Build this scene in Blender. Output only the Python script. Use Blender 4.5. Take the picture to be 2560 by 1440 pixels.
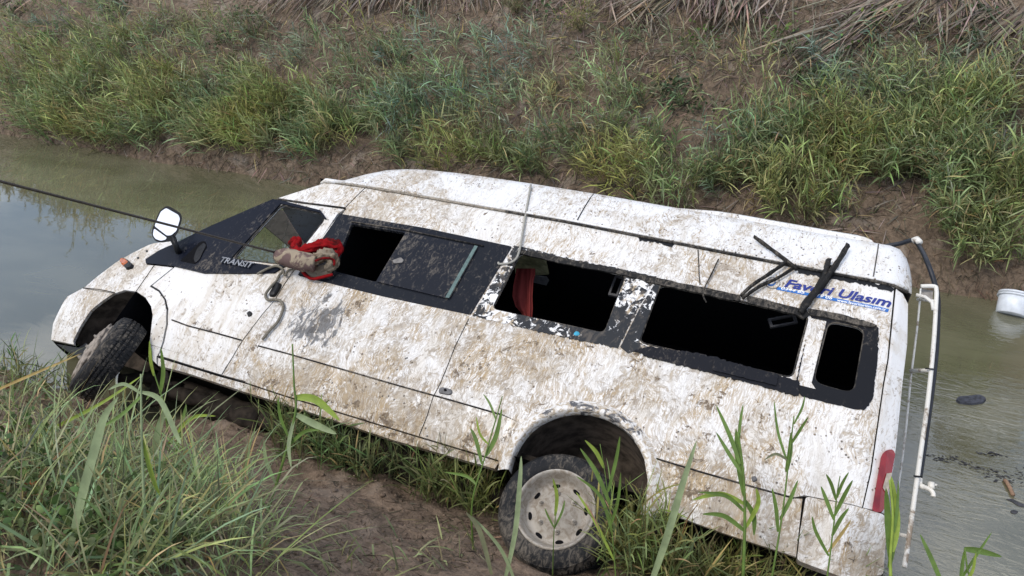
import bpy, bmesh, math, random
import numpy as np
from mathutils import Vector, Matrix, noise
from mathutils.geometry import delaunay_2d_cdt
random.seed(7); RNG = np.random.default_rng(11)
S = bpy.context.scene
for o in list(bpy.data.objects): bpy.data.objects.remove(o)
COL = S.collection

# ------------------------------------------------------------ camera
FPX, CX, CY = 1970.0, 1280.0, 720.0          # photo is 2560 x 1440
PITCH, YAW, CAMZ = math.radians(26), math.radians(24.87), 3.6
f_g = np.array([-math.sin(YAW), math.cos(YAW), 0]); r_g = np.array([math.cos(YAW), math.sin(YAW), 0]); up_g = np.array([0, 0, 1.])
C_R = r_g
C_F = f_g * math.cos(PITCH) - up_g * math.sin(PITCH)
C_U = f_g * math.sin(PITCH) + up_g * math.cos(PITCH)
CAM = np.array([0, 0, CAMZ])
cd = bpy.data.cameras.new('camera'); cam = bpy.data.objects.new('camera', cd); COL.objects.link(cam)
cd.sensor_width = 36; cd.lens = 36 * FPX / 2560; cd.clip_end = 500; cd.clip_start = .05
cam.matrix_world = Matrix(((C_R[0], C_U[0], -C_F[0], 0), (C_R[1], C_U[1], -C_F[1], 0), (C_R[2], C_U[2], -C_F[2], CAMZ), (0, 0, 0, 1)))
S.camera = cam
# ------------------------------------------------------------ world, sun, exposure
SUN_EL, SUN_AZ = 52, 205          # azimuth measured from +Y clockwise; the light comes from behind the camera
wd = bpy.data.worlds.new('World'); S.world = wd; wd.use_nodes = True
nt = wd.node_tree; bgn = nt.nodes['Background']
sky = nt.nodes.new('ShaderNodeTexSky'); sky.sky_type = 'NISHITA'; sky.sun_disc = False
sky.sun_elevation = math.radians(SUN_EL); sky.sun_rotation = math.radians(SUN_AZ)
sky.air_density = 1.0; sky.dust_density = 1.0; sky.ozone_density = 1.6
tc = nt.nodes.new('ShaderNodeTexCoord'); mp = nt.nodes.new('ShaderNodeMapping'); mp.inputs['Scale'].default_value = (1, 1, 2.6)
nz = nt.nodes.new('ShaderNodeTexNoise'); nz.inputs['Scale'].default_value = 2.2; nz.inputs['Detail'].default_value = 7; nz.inputs['Roughness'].default_value = .55
mr = nt.nodes.new('ShaderNodeMapRange'); mr.inputs[1].default_value = .42; mr.inputs[2].default_value = .66; mr.inputs[3].default_value = .03; mr.inputs[4].default_value = .55
mx = nt.nodes.new('ShaderNodeMix'); mx.data_type = 'RGBA'; mx.inputs[7].default_value = (13.8, 13.4, 12.9, 1)
nt.links.new(tc.outputs['Generated'], mp.inputs[0]); nt.links.new(mp.outputs[0], nz.inputs['Vector']); nt.links.new(nz.outputs[0], mr.inputs[0])
nt.links.new(mr.outputs[0], mx.inputs[0]); nt.links.new(sky.outputs[0], mx.inputs[6]); nt.links.new(mx.outputs[2], bgn.inputs[0])
bgn.inputs[1].default_value = .15
sl = bpy.data.lights.new('sun', 'SUN'); sl.energy = 1.5; sl.angle = math.radians(14); sl.color = (1, .93, .82)
so = bpy.data.objects.new('sun', sl); COL.objects.link(so)
az, el = math.radians(SUN_AZ), math.radians(SUN_EL)
so.rotation_euler = Vector((-math.sin(az) * math.cos(el), -math.cos(az) * math.cos(el), -math.sin(el))).to_track_quat('-Z', 'Y').to_euler()
so.location = (0, -4, 12)
S.view_settings.view_transform = 'Standard'; S.view_settings.look = 'None'; S.view_settings.gamma = 1
S.view_settings.use_curve_mapping = False; S.view_settings.exposure = 0.40
S.render.engine = 'CYCLES'; S.render.resolution_x = 1024; S.render.resolution_y = 576

# ------------------------------------------------------------ pixel rays and the van's frame
def ray(x, y): return C_F + C_R * ((x - CX) / FPX) - C_U * ((y - CY) / FPX)
def nrm(v): v = np.asarray(v, float); return v / np.linalg.norm(v)
def cv(x, y, z): return C_R * x - C_U * y + C_F * z          # camera (x right, y down, z ahead) to world
vF = nrm(cv(-4980, -1108, FPX)); vH = cv(1585, -3620, FPX); vH = nrm(vH - vF * (vF @ vH)); vW = np.cross(vF, vH)
if vW @ C_F < 0: vW = -vW
vU = -vF
VO = CAM + ray(1390, 1275) * 4.6                              # rear hub, outer face
VM = np.array([vU, vW, vH])
CAMV = VM @ (CAM - VO)
WID = 1.92
VAN_M = Matrix(((vU[0], vW[0], vH[0], VO[0]), (vU[1], vW[1], vH[1], VO[1]), (vU[2], vW[2], vH[2], VO[2]), (0, 0, 0, 1)))
def prof(u, h):
    w = 0.
    if h > 1.08: w += .125 * ((h - 1.08) / .9) ** 1.1
    if h < .47: w += .09 * (max(0, .47 - h) / .34) ** 1.3
    s = -3.1 - u
    if s > 0: w += .10 * s * s if s < 1 else .10 + .33 * (s - 1)
    s = u - 1.5
    if s > 0: w += 2.2 * s * s
    return min(w, .9)
def vp(x, y, off=0.):                                        # pixel to (u, h) on the near side of the body
    r = VM @ ray(x, y); w = 0.
    for i in range(40):
        t = (w + off - CAMV[1]) / r[1]; q = CAMV + r * t
        w = .5 * w + .5 * prof(q[0], q[2])
    return (q[0], q[2])
def vw(x, y, w):                                             # pixel to a point on the van's plane w
    r = VM @ ray(x, y); return tuple(CAMV + r * ((w - CAMV[1]) / r[1]))
def vu(x, y, u):
    r = VM @ ray(x, y); return tuple(CAMV + r * ((u - CAMV[0]) / r[0]))
def L(*a): return [vp(a[i], a[i + 1]) for i in range(0, len(a), 2)]
def onside(q, off=0.): return (q[0], prof(q[0], q[1]) + off, q[1])

# ------------------------------------------------------------ object helpers
def link(o, parent=None):
    COL.objects.link(o)
    if parent is not None: o.parent = parent
    return o
def mk(name, verts, faces, mat, parent=None, smooth=False):
    me = bpy.data.meshes.new(name); me.from_pydata([tuple(v) for v in verts], [], faces); me.update()
    me.materials.append(mat)
    if smooth: me.polygons.foreach_set('use_smooth', [True] * len(me.polygons))
    return link(bpy.data.objects.new(name, me), parent)
def bmo(name, bm, mat, parent=None, smooth=False):
    bmesh.ops.recalc_face_normals(bm, faces=bm.faces)
    me = bpy.data.meshes.new(name); bm.to_mesh(me); bm.free(); me.materials.append(mat)
    if smooth: me.polygons.foreach_set('use_smooth', [True] * len(me.polygons))
    return link(bpy.data.objects.new(name, me), parent)
def empty(name, loc=(0, 0, 0)):
    o = bpy.data.objects.new(name, None); o.empty_display_size = .1; COL.objects.link(o); o.location = loc; return o
def tag(o, label=None, cat=None, group=None, kind=None):
    if label: o['label'] = label
    if cat: o['category'] = cat
    if group: o['group'] = group
    if kind: o['kind'] = kind
    return o
def tube_geo(path, r, n=8, flat=1., cap=True):
    P = [np.array(p, float) for p in path]; rs = r if hasattr(r, '__len__') else [r] * len(P)
    vs, fs = [], []; prev = None
    for i, p in enumerate(P):
        t = nrm(P[min(i + 1, len(P) - 1)] - P[max(i - 1, 0)])
        if prev is None:
            a = np.cross(t, [0.12, .3, 1.]); a = nrm(a)
        else:
            a = prev - t * (prev @ t); a = nrm(a)
        b = np.cross(t, a); prev = a
        for k in range(n):
            an = 2 * math.pi * k / n; vs.append(p + rs[i] * (a * math.cos(an) + b * math.sin(an) * flat))
    for i in range(len(P) - 1):
        for k in range(n):
            k2 = (k + 1) % n; fs.append((i * n + k, i * n + k2, (i + 1) * n + k2, (i + 1) * n + k))
    if cap:
        fs.append(tuple(range(n - 1, -1, -1))); fs.append(tuple((len(P) - 1) * n + k for k in range(n)))
    return vs, fs
def smooth_path(pts, m=6):
    P = [np.array(p, float) for p in pts]; out = []
    for i in range(len(P) - 1):
        p0, p1, p2, p3 = P[max(i - 1, 0)], P[i], P[i + 1], P[min(i + 2, len(P) - 1)]
        for k in range(m):
            t = k / m; out.append(.5 * ((2 * p1) + (-p0 + p2) * t + (2 * p0 - 5 * p1 + 4 * p2 - p3) * t * t + (-p0 + 3 * p1 - 3 * p2 + p3) * t ** 3))
    out.append(P[-1]); return out
def tube(name, path, r, mat, parent=None, n=8, flat=1.):
    v, f = tube_geo(path, r, n, flat); return mk(name, v, f, mat, parent, True)
def lathe(name, prof_, mat, parent, origin, axis, up, n=48, smooth=True):   # prof_: (radius, along axis)
    a = nrm(axis); b = nrm(np.array(up) - a * (a @ np.array(up))); c = np.cross(a, b); vs, fs = [], []
    o = np.array(origin, float); m = len(prof_)
    for k in range(n):
        an = 2 * math.pi * k / n
        for (r, s) in prof_: vs.append(o + a * s + (b * math.cos(an) + c * math.sin(an)) * r)
    for k in range(n):
        k2 = (k + 1) % n
        for i in range(m - 1): fs.append((k * m + i, k2 * m + i, k2 * m + i + 1, k * m + i + 1))
    return mk(name, vs, fs, mat, parent, smooth)
def inpoly(p, poly):
    x, y = p; c = False; j = len(poly) - 1
    for i in range(len(poly)):
        xi, yi = poly[i]; xj, yj = poly[j]
        if (yi > y) != (yj > y) and x < (xj - xi) * (y - yi) / (yj - yi) + xi: c = not c
        j = i
    return c
def dens(poly, st):
    out = []
    for i in range(len(poly)):
        a, b = np.array(poly[i]), np.array(poly[(i + 1) % len(poly)]); n = max(1, int(np.linalg.norm(b - a) / st))
        for k in range(n): out.append(tuple(a + (b - a) * k / n))
    return out
def rnd(poly, r, n=5):                                       # round a polygon's corners
    out = []; m = len(poly)
    for i in range(m):
        p0, p, p1 = np.array(poly[i - 1]), np.array(poly[i]), np.array(poly[(i + 1) % m])
        d0, d1 = p0 - p, p1 - p; l0, l1 = np.linalg.norm(d0), np.linalg.norm(d1); rr = min(r, l0 * .45, l1 * .45)
        a, b = p + d0 / l0 * rr, p + d1 / l1 * rr
        for k in range(n + 1):
            t = k / n; out.append(tuple((1 - t) ** 2 * a + 2 * t * (1 - t) * p + t * t * b))
    return out
def jag(poly, amt, st=.012):
    P = dens(poly, st); return [(p[0] + random.gauss(0, amt), p[1] + random.gauss(0, amt)) for p in P]
def panel(name, poly, mat, parent, holes=(), off=0., thick=.025, grid=.07, st=.05, surf=None, lip=True):
    """a sheet cut to an outline (with holes), laid on the body's side, with its edges turned inwards"""
    surf = surf or prof
    loops = [dens(poly, st)] + [dens(h, min(st, .03)) for h in holes]
    vs, ed = [], []
    for lp in loops:
        b = len(vs); vs += lp; ed += [(b + i, b + (i + 1) % len(lp)) for i in range(len(lp))]
    us = [p[0] for p in loops[0]]; hs = [p[1] for p in loops[0]]
    for x in np.arange(min(us) + grid * .5, max(us), grid):
        for y in np.arange(min(hs) + grid * .5, max(hs), grid):
            q = (x + .003 * math.sin(57 * y), y + .003 * math.sin(43 * x))
            if inpoly(q, loops[0]) and not any(inpoly(q, h) for h in loops[1:]): vs.append(q)
    r = delaunay_2d_cdt([Vector(v) for v in vs], ed, [], 0, 1e-5)
    V, F = r[0], []
    for t in r[2]:
        c = (sum(V[i][0] for i in t) / 3, sum(V[i][1] for i in t) / 3)
        if inpoly(c, loops[0]) and not any(inpoly(c, h) for h in loops[1:]):
            a, b, d = [V[i] for i in t]
            F.append(tuple(t) if (b[0] - a[0]) * (d[1] - a[1]) - (b[1] - a[1]) * (d[0] - a[0]) > 0 else tuple(reversed(t)))
    verts = [(v[0], surf(v[0], v[1]) + off, v[1]) for v in V]
    if lip:
        cnt = {}
        for t in F:
            for i in range(3):
                e = (t[i], t[(i + 1) % 3]); cnt[e] = 1
        be = [e for e in cnt if (e[1], e[0]) not in cnt]; mapv = {}
        for e in be:
            for i in e:
                if i not in mapv: mapv[i] = len(verts); v = verts[i]; verts.append((v[0], v[1] + thick, v[2]))
        for a, b in be: F.append((b, a, mapv[a], mapv[b]))
    me = bpy.data.meshes.new(name); me.from_pydata(verts, [], F); me.update(); me.materials.append(mat)
    return link(bpy.data.objects.new(name, me), parent)
def boxm(name, c, ax, sz, mat, parent, bev=0.):
    bm = bmesh.new(); bmesh.ops.create_cube(bm, size=1)
    for v in bm.verts:
        q = np.array(c, float)
        for i in range(3): q = q + nrm(ax[i]) * v.co[i] * sz[i]
        v.co = q
    if bev: bmesh.ops.bevel(bm, geom=bm.edges[:], offset=bev, segments=2, affect='EDGES', profile=.5)
    return bmo(name, bm, mat, parent)
UA, WA, HA = (1, 0, 0), (0, 1, 0), (0, 0, 1)
def bar(name, a, b, wd_, th, mat, parent, side=(0, 1, 0), jit=0., bend=None):
    """a flat strip from a to b, wide across, thin along 'side'"""
    a, b = np.array(a, float), np.array(b, float); t = nrm(b - a); s = nrm(np.array(side) - t * (np.array(side) @ t)); x = np.cross(t, s)
    n = 9; vs, fs = [], []
    for i in range(n + 1):
        k = i / n; p = a + (b - a) * k
        if bend is not None: p = p + np.array(bend) * math.sin(math.pi * k)
        ww = wd_ * (1 + random.uniform(-jit, jit))
        for (p1, p2) in ((-1, -1), (1, -1), (1, 1), (-1, 1)): vs.append(p + x * ww * .5 * p1 + s * th * .5 * p2)
    for i in range(n):
        for k in range(4): k2 = (k + 1) % 4; fs.append((i * 4 + k, i * 4 + k2, i * 4 + 4 + k2, i * 4 + 4 + k))
    fs += [(3, 2, 1, 0), (n * 4, n * 4 + 1, n * 4 + 2, n * 4 + 3)]
    return mk(name, vs, fs, mat, parent)

# ------------------------------------------------------------ materials
class NB:
    def __init__(s, name):
        s.m = bpy.data.materials.new(name); s.m.use_nodes = True; s.t = s.m.node_tree; s.b = s.t.nodes['Principled BSDF']; s.out = s.t.nodes['Material Output']
        s.tc = s.t.nodes.new('ShaderNodeTexCoord')
    def n(s, k): return s.t.nodes.new('ShaderNode' + k)
    def put(s, sock, v):
        if isinstance(v, bpy.types.NodeSocket): s.t.links.new(v, sock)
        elif isinstance(v, tuple) and len(v) == 3 and sock.type == 'RGBA': sock.default_value = (*v, 1)
        else: sock.default_value = v
    def M(s, op, a, b=0., c=None):
        x = s.n('Math'); x.operation = op; s.put(x.inputs[0], a); s.put(x.inputs[1], b)
        if c is not None: s.put(x.inputs[2], c)
        return x.outputs[0]
    def obj(s): return s.tc.outputs['Object']
    def map(s, scale, rot=(0, 0, 0), loc=(0, 0, 0), vec=None):
        x = s.n('Mapping'); x.inputs['Scale'].default_value = scale; x.inputs['Rotation'].default_value = rot; x.inputs['Location'].default_value = loc
        s.put(x.inputs[0], vec or s.obj()); return x.outputs[0]
    def noise(s, vec, scale=5., detail=4., rough=.5, dist=0., col=False):
        x = s.n('TexNoise'); s.put(x.inputs['Vector'], vec); x.inputs['Scale'].default_value = scale; x.inputs['Detail'].default_value = detail
        x.inputs['Roughness'].default_value = rough; x.inputs['Distortion'].default_value = dist; return x.outputs[1 if col else 0]
    def vor(s, vec, scale, feat='F1', rnd_=1.):
        x = s.n('TexVoronoi'); x.feature = feat; s.put(x.inputs['Vector'], vec); x.inputs['Scale'].default_value = scale; x.inputs['Randomness'].default_value = rnd_; return x.outputs[0]
    def rng(s, v, a, b, c=0., d=1., smooth=True):
        x = s.n('MapRange'); x.interpolation_type = 'SMOOTHSTEP' if smooth else 'LINEAR'; s.put(x.inputs[0], v)
        for i, q in enumerate((a, b, c, d)): s.put(x.inputs[i + 1], q)
        return x.outputs[0]
    def mix(s, f, a, b):
        x = s.n('Mix'); x.data_type = 'RGBA'; s.put(x.inputs[0], f); s.put(x.inputs[6], a); s.put(x.inputs[7], b); return x.outputs[2]
    def sep(s, v=None):
        x = s.n('SeparateXYZ'); s.put(x.inputs[0], v or s.obj()); return x.outputs
    def bump(s, hgt, strength=.5, dist=.01):
        x = s.n('Bump'); x.inputs['Strength'].default_value = strength; x.inputs['Distance'].default_value = dist; s.put(x.inputs['Height'], hgt); s.t.links.new(x.outputs[0], s.b.inputs['Normal'])
    def fin(s, col=None, rough=.5, spec=.5, metal=0.):
        if col is not None: s.put(s.b.inputs['Base Color'], col)
        s.put(s.b.inputs['Roughness'], rough); s.put(s.b.inputs['Specular IOR Level'], spec); s.put(s.b.inputs['Metallic'], metal); return s.m
def plain(name, col, rough=.5, metal=0., nscale=30., var=.25, spec=.5, bump=0.):
    b = NB(name); t = b.noise(b.obj(), nscale, 5, .6)
    dark = tuple(c * (1 - var) for c in col); lite = tuple(min(1, c * (1 + var)) for c in col)
    if bump: b.bump(t, bump, .005)
    return b.fin(b.mix(b.rng(t, .3, .7), dark, lite), rough, spec, metal)
TAN, TAN2, DK = (.36, .29, .20), (.19, .142, .092), (.06, .055, .05)
def mud_paint(name, amount=0., base=(.70, .695, .685), film=.7, spots=.0, streak=.5):
    b = NB(name); u, w, h = b.sep()
    # more mud on the middle of the body, less at front wing, door top and rear corner
    D = b.rng(u, -3.3, -2.2, -.03, .012)
    D = b.M('SUBTRACT', D, b.rng(u, .9, 1.5, 0., .03))
    D = b.M('SUBTRACT', D, b.rng(h, 1.2, 1.8, 0., .03))
    D = b.M('ADD', D, amount)
    wob = b.noise(b.obj(), 4., 4, .55, 0, True)
    va = b.n('VectorMath'); va.operation = 'MULTIPLY_ADD'; b.put(va.inputs[0], wob); va.inputs[1].default_value = (.14, .0, .14); b.put(va.inputs[2], b.obj()); vec = va.outputs[0]
    vc = b.n('TexVoronoi'); b.put(vc.inputs['Vector'], vec); vc.inputs['Scale'].default_value = 2.6
    ang = b.M('MULTIPLY', b.M('SUBTRACT', b.sep(vc.outputs['Color'])[0], .45), 1.9)                # each smear has its own direction
    vr = b.n('VectorRotate'); vr.rotation_type = 'Y_AXIS'; b.put(vr.inputs['Vector'], vec); b.put(vr.inputs['Angle'], ang); rv = vr.outputs[0]
    big = b.noise(b.map((1.2, 1., 1.)), 1.5, 4, .6, .8); patch = b.noise(b.map((1, 1, .8), loc=(3, 0, 7)), 3.6, 4, .6, 1.)
    # thin silt film, in soft patches and runs
    fl = b.noise(b.map((7, 4, 1.5), (0, .12, 0), vec=vec), 1.6, 5, .6, .6)
    f1 = b.M('MULTIPLY', b.rng(b.M('ADD', fl, b.M('ADD', b.M('MULTIPLY', b.M('SUBTRACT', big, .5), .7), D)), .42, .68), film)
    col = b.mix(f1, base, (.47, .41, .32))
    # fine runs
    st = b.noise(b.map((46., 9., 5.), (0, .16, 0), vec=vec), 1.9, 7, .72, 1.1)
    st2 = b.noise(b.map((34., 9., 9.), (0, -.3, 0), (2, 5, 1), rv), 1.9, 7, .72, 1.4)
    m_st = b.M('MULTIPLY', b.M('MAXIMUM', b.rng(b.M('ADD', st, D), .52, .60), b.rng(b.M('ADD', st2, D), .54, .61)), b.rng(patch, .32, .55, .25, 1.)); m_st = b.M('MULTIPLY', b.M('MULTIPLY', m_st, streak), b.rng(b.M('ADD', big, D), .36, .56, .5, 1.))
    col = b.mix(m_st, col, b.mix(b.rng(patch, .4, .6), (.27, .235, .19), (.33, .235, .12)))
    # hand-wide smears of tan mud with wiped edges
    sm = b.noise(b.map((7.2, 6., 5.6), (0, -.1, 0), (3, 1, 2), rv), 3.5, 9, .72, 1.1)
    sm = b.M('ADD', b.M('ADD', sm, D), b.M('MULTIPLY', b.M('SUBTRACT', big, .5), .6)); mask = b.M('MULTIPLY', b.rng(sm, .54, .61), .74)
    scr = b.noise(b.map((52., 20., 5.), (0, .3, 0), (5, 0, 1), rv), 1.5, 4, .6, .5); mask = b.M('MULTIPLY', mask, b.rng(scr, .36, .54, .5, .95))
    tone = b.noise(b.obj(), 11, 6, .7, .5); mud = b.mix(b.rng(tone, .38, .62), TAN, TAN2)
    px_, py_ = vp(800, 805); dd = b.M('ADD', b.M('POWER', b.M('DIVIDE', b.M('SUBTRACT', u, px_), .20), 2.), b.M('POWER', b.M('DIVIDE', b.M('SUBTRACT', h, py_), .20), 2.))
    s1 = b.noise(b.map((8., 5., 2.6), (0, .18, 0), vec=vec), 2.2, 6, .66, 1.2)
    dark_s = b.M('MULTIPLY', b.rng(b.M('ADD', dd, b.M('MULTIPLY', b.M('SUBTRACT', s1, .5), -9.)), .2, 1.2, 1., 0.), .85)      # a dark scrape behind the driver's door
    col = b.mix(mask, col, mud)
    # thick clods
    cl = b.noise(b.map((1, 1, 1), loc=(9, 4, 2), vec=vec), 10., 10, .78, .4); m_cl = b.rng(b.M('ADD', cl, b.M('ADD', D, b.M('MULTIPLY', b.M('SUBTRACT', patch, .5), .35))), .635, .665)
    col = b.mix(m_cl, col, b.mix(b.rng(tone, .4, .6), TAN2, (.11, .078, .05)))
    col = b.mix(dark_s, col, (.055, .06, .068))
    sp = b.vor(b.obj(), 26.); sz = b.noise(b.obj(), 4.1, 3)                                # flung specks
    spm = b.M('MULTIPLY', b.rng(sp, .10, .24, 1., 0.), b.rng(b.M('ADD', sz, spots), .53, .58))
    sp2 = b.rng(b.noise(b.obj(), 60, 4, .7), .66 - spots * .3, .70 - spots * .3, 0., .8)
    spm = b.M('MAXIMUM', spm, sp2)
    col = b.mix(spm, col, b.mix(b.rng(tone, .4, .6), DK, TAN2))
    rough = b.M('ADD', .3, b.M('MULTIPLY', b.M('MAXIMUM', mask, f1), .5))
    dent = b.noise(b.obj(), 1.6, 2)
    b.bump(b.M('ADD', b.M('ADD', b.M('MULTIPLY', mask, .6), b.M('MULTIPLY', m_cl, 2.)), b.M('ADD', b.M('MULTIPLY', spm, 1.5), b.M('MULTIPLY', dent, 5.))), .5, .004)
    return b.fin(col, rough, .45)
M = {}
M['paint'] = mud_paint('muddy_white_paint', .030, film=.42, streak=.95)
M['paint_low'] = mud_paint('muddy_lower_paint', .040, film=.55, streak=.95)
M['paint_front'] = mud_paint('front_white_paint', .014, film=.6)
M['paint_roof'] = mud_paint('roof_white_plastic', .006, base=(.68, .685, .69), film=.5, spots=.06, streak=1.)
M['paint_clean'] = mud_paint('rear_white_paint', -.015, film=.45)
M['black'] = plain('black_trim', (.009, .010, .012), .45, var=.5, nscale=60, spec=.25)
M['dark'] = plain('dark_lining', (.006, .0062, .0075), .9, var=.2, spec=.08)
M['gap'] = plain('inner_sheet', (.012, .011, .010), .9, spec=.1)
def peeled():
    b = NB('peeled_black_coat'); n1 = b.noise(b.obj(), 16, 6, .72, .8); n2 = b.noise(b.map((1, 1, 1), loc=(4, 2, 1)), 2.4, 2)
    m = b.rng(b.M('ADD', n1, b.M('MULTIPLY', b.M('SUBTRACT', n2, .5), .7)), .43, .46)
    t = b.noise(b.obj(), 30, 4); dirt = b.rng(b.noise(b.map((1, 1, .5)), 12, 5, .7, 1.2), .5, .62)
    blk = b.mix(b.M('MULTIPLY', dirt, .55), (.010, .012, .015), (.12, .10, .08)); wht = b.mix(dirt, (.74, .74, .74), TAN)
    b.bump(m, .6, .004); return b.fin(b.mix(m, wht, blk), .5, .4)
M['peel'] = peeled()
def muddy_black(name, amt=.5, base=(.013, .015, .02), rough=.22):
    b = NB(name); n1 = b.noise(b.map((13, 6, 7), (0, .3, 0)), 2.6, 9, .76, .9); n2 = b.noise(b.obj(), 1.7, 2)
    m = b.rng(b.M('ADD', n1, b.M('MULTIPLY', b.M('SUBTRACT', n2, .5), .5)), .62 - .16 * amt, .80 - .12 * amt)
    b.bump(m, .3, .002); return b.fin(b.mix(b.M('MULTIPLY', m, .75), base, (.17, .15, .125)), b.M('ADD', rough, b.M('MULTIPLY', m, .6)), .10)
M['glassband'] = muddy_black('mud_streaked_black_glass', .55)
M['glassblk'] = muddy_black('black_pillar_gloss', .2, (.008, .010, .017), .25)
M['rail'] = muddy_black('mud_caked_black_rail', 1.15, (.016, .016, .016), .5)
M['rubber'] = muddy_black('muddy_tyre_rubber', 1.05, (.017, .018, .02), .6)
M['under'] = plain('mud_caked_underside', (.024, .019, .015), .85, var=.6, nscale=14, spec=.2, bump=.6)
M['liner'] = plain('muddy_arch_liner', (.055, .044, .035), .85, var=.6, nscale=10, spec=.2, bump=.6)
def rim_mat():
    b = NB('mud_dusted_wheel_rim'); n = b.noise(b.obj(), 22, 6, .7, .7)
    return b.fin(b.mix(b.rng(n, .40, .64), (.36, .335, .295), (.23, .195, .155)), .6, .4, .0)
M['rim'] = rim_mat()
def dirty_white():
    b = NB('dirty_white_tube'); n = b.noise(b.obj(), 14, 7, .75, .6); k = b.noise(b.obj(), 5, 3)
    return b.fin(b.mix(b.rng(b.M('ADD', n, b.M('MULTIPLY', b.M('SUBTRACT', k, .5), .5)), .5, .66), (.66, .65, .61), (.24, .19, .14)), .5, .4)
M['white'] = dirty_white()
M['chrome'] = plain('badge_silver', (.20, .21, .23), .4, .5, var=.3)
M['amber'] = plain('amber_lens', (.42, .10, .02), .15, var=.3)
M['red_lens'] = plain('red_lens', (.22, .010, .015), .15, var=.3, nscale=10)
M['mirror'] = plain('mirror_glass', (.93, .94, .95), .04, 1., var=.02)
M['greyp'] = plain('grey_plastic', (.09, .09, .095), .5, var=.3)
M['blue'] = plain('decal_dark_blue', (.014, .028, .20), .4, var=.15, nscale=60)
M['lblue'] = plain('decal_strip_blue', (.02, .13, .42), .4, var=.15, nscale=60)
M['dwhite'] = plain('decal_white', (.78, .8, .82), .4, var=.05)
M['hose'] = plain('black_hose_rubber', (.012, .014, .02), .35, var=.3)
M['cable'] = plain('steel_cable', (.06, .05, .042), .55, .4, var=.5, nscale=120)
M['rope'] = plain('dirty_rope', (.17, .155, .125), .9, var=.35, nscale=140, spec=.1)
M['cord'] = plain('grey_thin_rope', (.30, .29, .26), .85, var=.25, nscale=140, spec=.1)
def cloth_m(name, a, d, amt):
    b = NB(name); n = b.noise(b.obj(), 9, 5, .65, 1.); fine = b.noise(b.obj(), 160, 3)
    b.bump(fine, .5, .004); return b.fin(b.mix(b.rng(n, .62 - amt * .25, .70 - amt * .2), a, d), .95, .05)
M['red'] = cloth_m('red_fleece', (.22, .008, .010), (.075, .010, .010), .45)
M['redcurt'] = cloth_m('dull_red_curtain', (.16, .03, .028), (.11, .02, .019), .3)
M['mudcloth'] = cloth_m('mud_soaked_cloth', (.24, .20, .15), (.12, .085, .06), .4)
M['sleeve'] = cloth_m('mud_caked_sleeve', (.125, .085, .08), (.29, .24, .175), .55)
def green_glass():
    b = NB('murky_green_pane'); n = b.noise(b.obj(), 4, 4, .6); cr = b.vor(b.map((1, 1, 1)), 7., 'DISTANCE_TO_EDGE')
    c = b.mix(b.rng(n, .35, .65), (.085, .115, .095), (.13, .165, .135)); c = b.mix(b.rng(cr, .004, .016, 1., 0.), c, (.5, .55, .52)); return b.fin(c, .12, .5)
M['greenpane'] = green_glass()
def screen():
    b = NB('cracked_windscreen'); cr = b.vor(b.map((1, 1, 1)), 5., 'DISTANCE_TO_EDGE'); m = b.rng(cr, .002, .008, 1., 0.)
    b.fin((.5, .55, .53), .3, .5); g = b.n('BsdfGlossy'); g.inputs['Roughness'].default_value = .03; t = b.n('BsdfTransparent'); t.inputs[0].default_value = (.72, .80, .76, 1)
    fr = b.n('Fresnel'); fr.inputs[0].default_value = 1.5; m1 = b.n('MixShader'); b.t.links.new(fr.outputs[0], m1.inputs[0]); b.t.links.new(t.outputs[0], m1.inputs[1]); b.t.links.new(g.outputs[0], m1.inputs[2])
    m2 = b.n('MixShader'); b.t.links.new(m, m2.inputs[0]); b.t.links.new(m1.outputs[0], m2.inputs[1]); b.t.links.new(b.b.outputs[0], m2.inputs[2]); b.t.links.new(m2.outputs[0], b.out.inputs[0]); return b.m
M['screen'] = screen()
M['olivepane'] = plain('lightened_olive_pane', (.50, .47, .26), .12, var=.5, nscale=9)  # olive lightened so its colour stands in for daylight through the hatch
M['brown'] = plain('brown_upholstery', (.055, .046, .042), .8, var=.25, spec=.1)
M['bucket'] = plain('white_bucket_plastic', (.60, .64, .69), .35, var=.12, nscale=12)
def veg(name, sat=1., trans=.25, rough=.5):
    b = NB(name); at = b.n('Attribute'); at.attribute_name = 'col'; c = at.outputs['Color']
    nn = b.noise(b.obj(), 9., 2); c2 = b.mix(b.rng(nn, .3, .7, 0., .35), c, (.08, .085, .05))
    b.fin(c2, rough, .25); tr = b.n('BsdfTranslucent'); b.put(tr.inputs[0], c2); mixs = b.n('MixShader'); mixs.inputs[0].default_value = trans
    b.t.links.new(b.b.outputs[0], mixs.inputs[1]); b.t.links.new(tr.outputs[0], mixs.inputs[2]); b.t.links.new(mixs.outputs[0], b.out.inputs[0]); return b.m
M['veg'] = veg('leaf_blades'); M['dry'] = veg('dry_reed_blades', trans=.12, rough=.75)
def soil(name, a, d, pale, wet=.5, ps=.35):
    b = NB(name); n1 = b.noise(b.obj(), 2.2, 6, .65, .4); n2 = b.noise(b.obj(), 17, 7, .72, .6); n3 = b.noise(b.map((1, 1, 1), loc=(7, 3, 1)), 70, 4, .7)
    c = b.mix(b.rng(n2, .36, .64), d, a); c = b.mix(b.M('MULTIPLY', b.rng(n1, .55, .68), ps), c, pale); c = b.mix(b.rng(n3, .56, .68, 0., .6), c, tuple(x * .35 for x in d))
    b.bump(b.M('ADD', b.M('MULTIPLY', n2, 1.), b.M('MULTIPLY', n3, .35)), .9, .03)
    return b.fin(c, b.rng(n1, .4, .6, .9, .9 - .35 * wet), .35)
M['soil_far'] = soil('far_bank_soil', (.19, .14, .098), (.092, .067, .047), (.29, .245, .20), .3, .6)
M['soil_near'] = soil('near_bank_mud', (.25, .182, .13), (.13, .093, .066), (.31, .25, .20), .6, .5)
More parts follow.
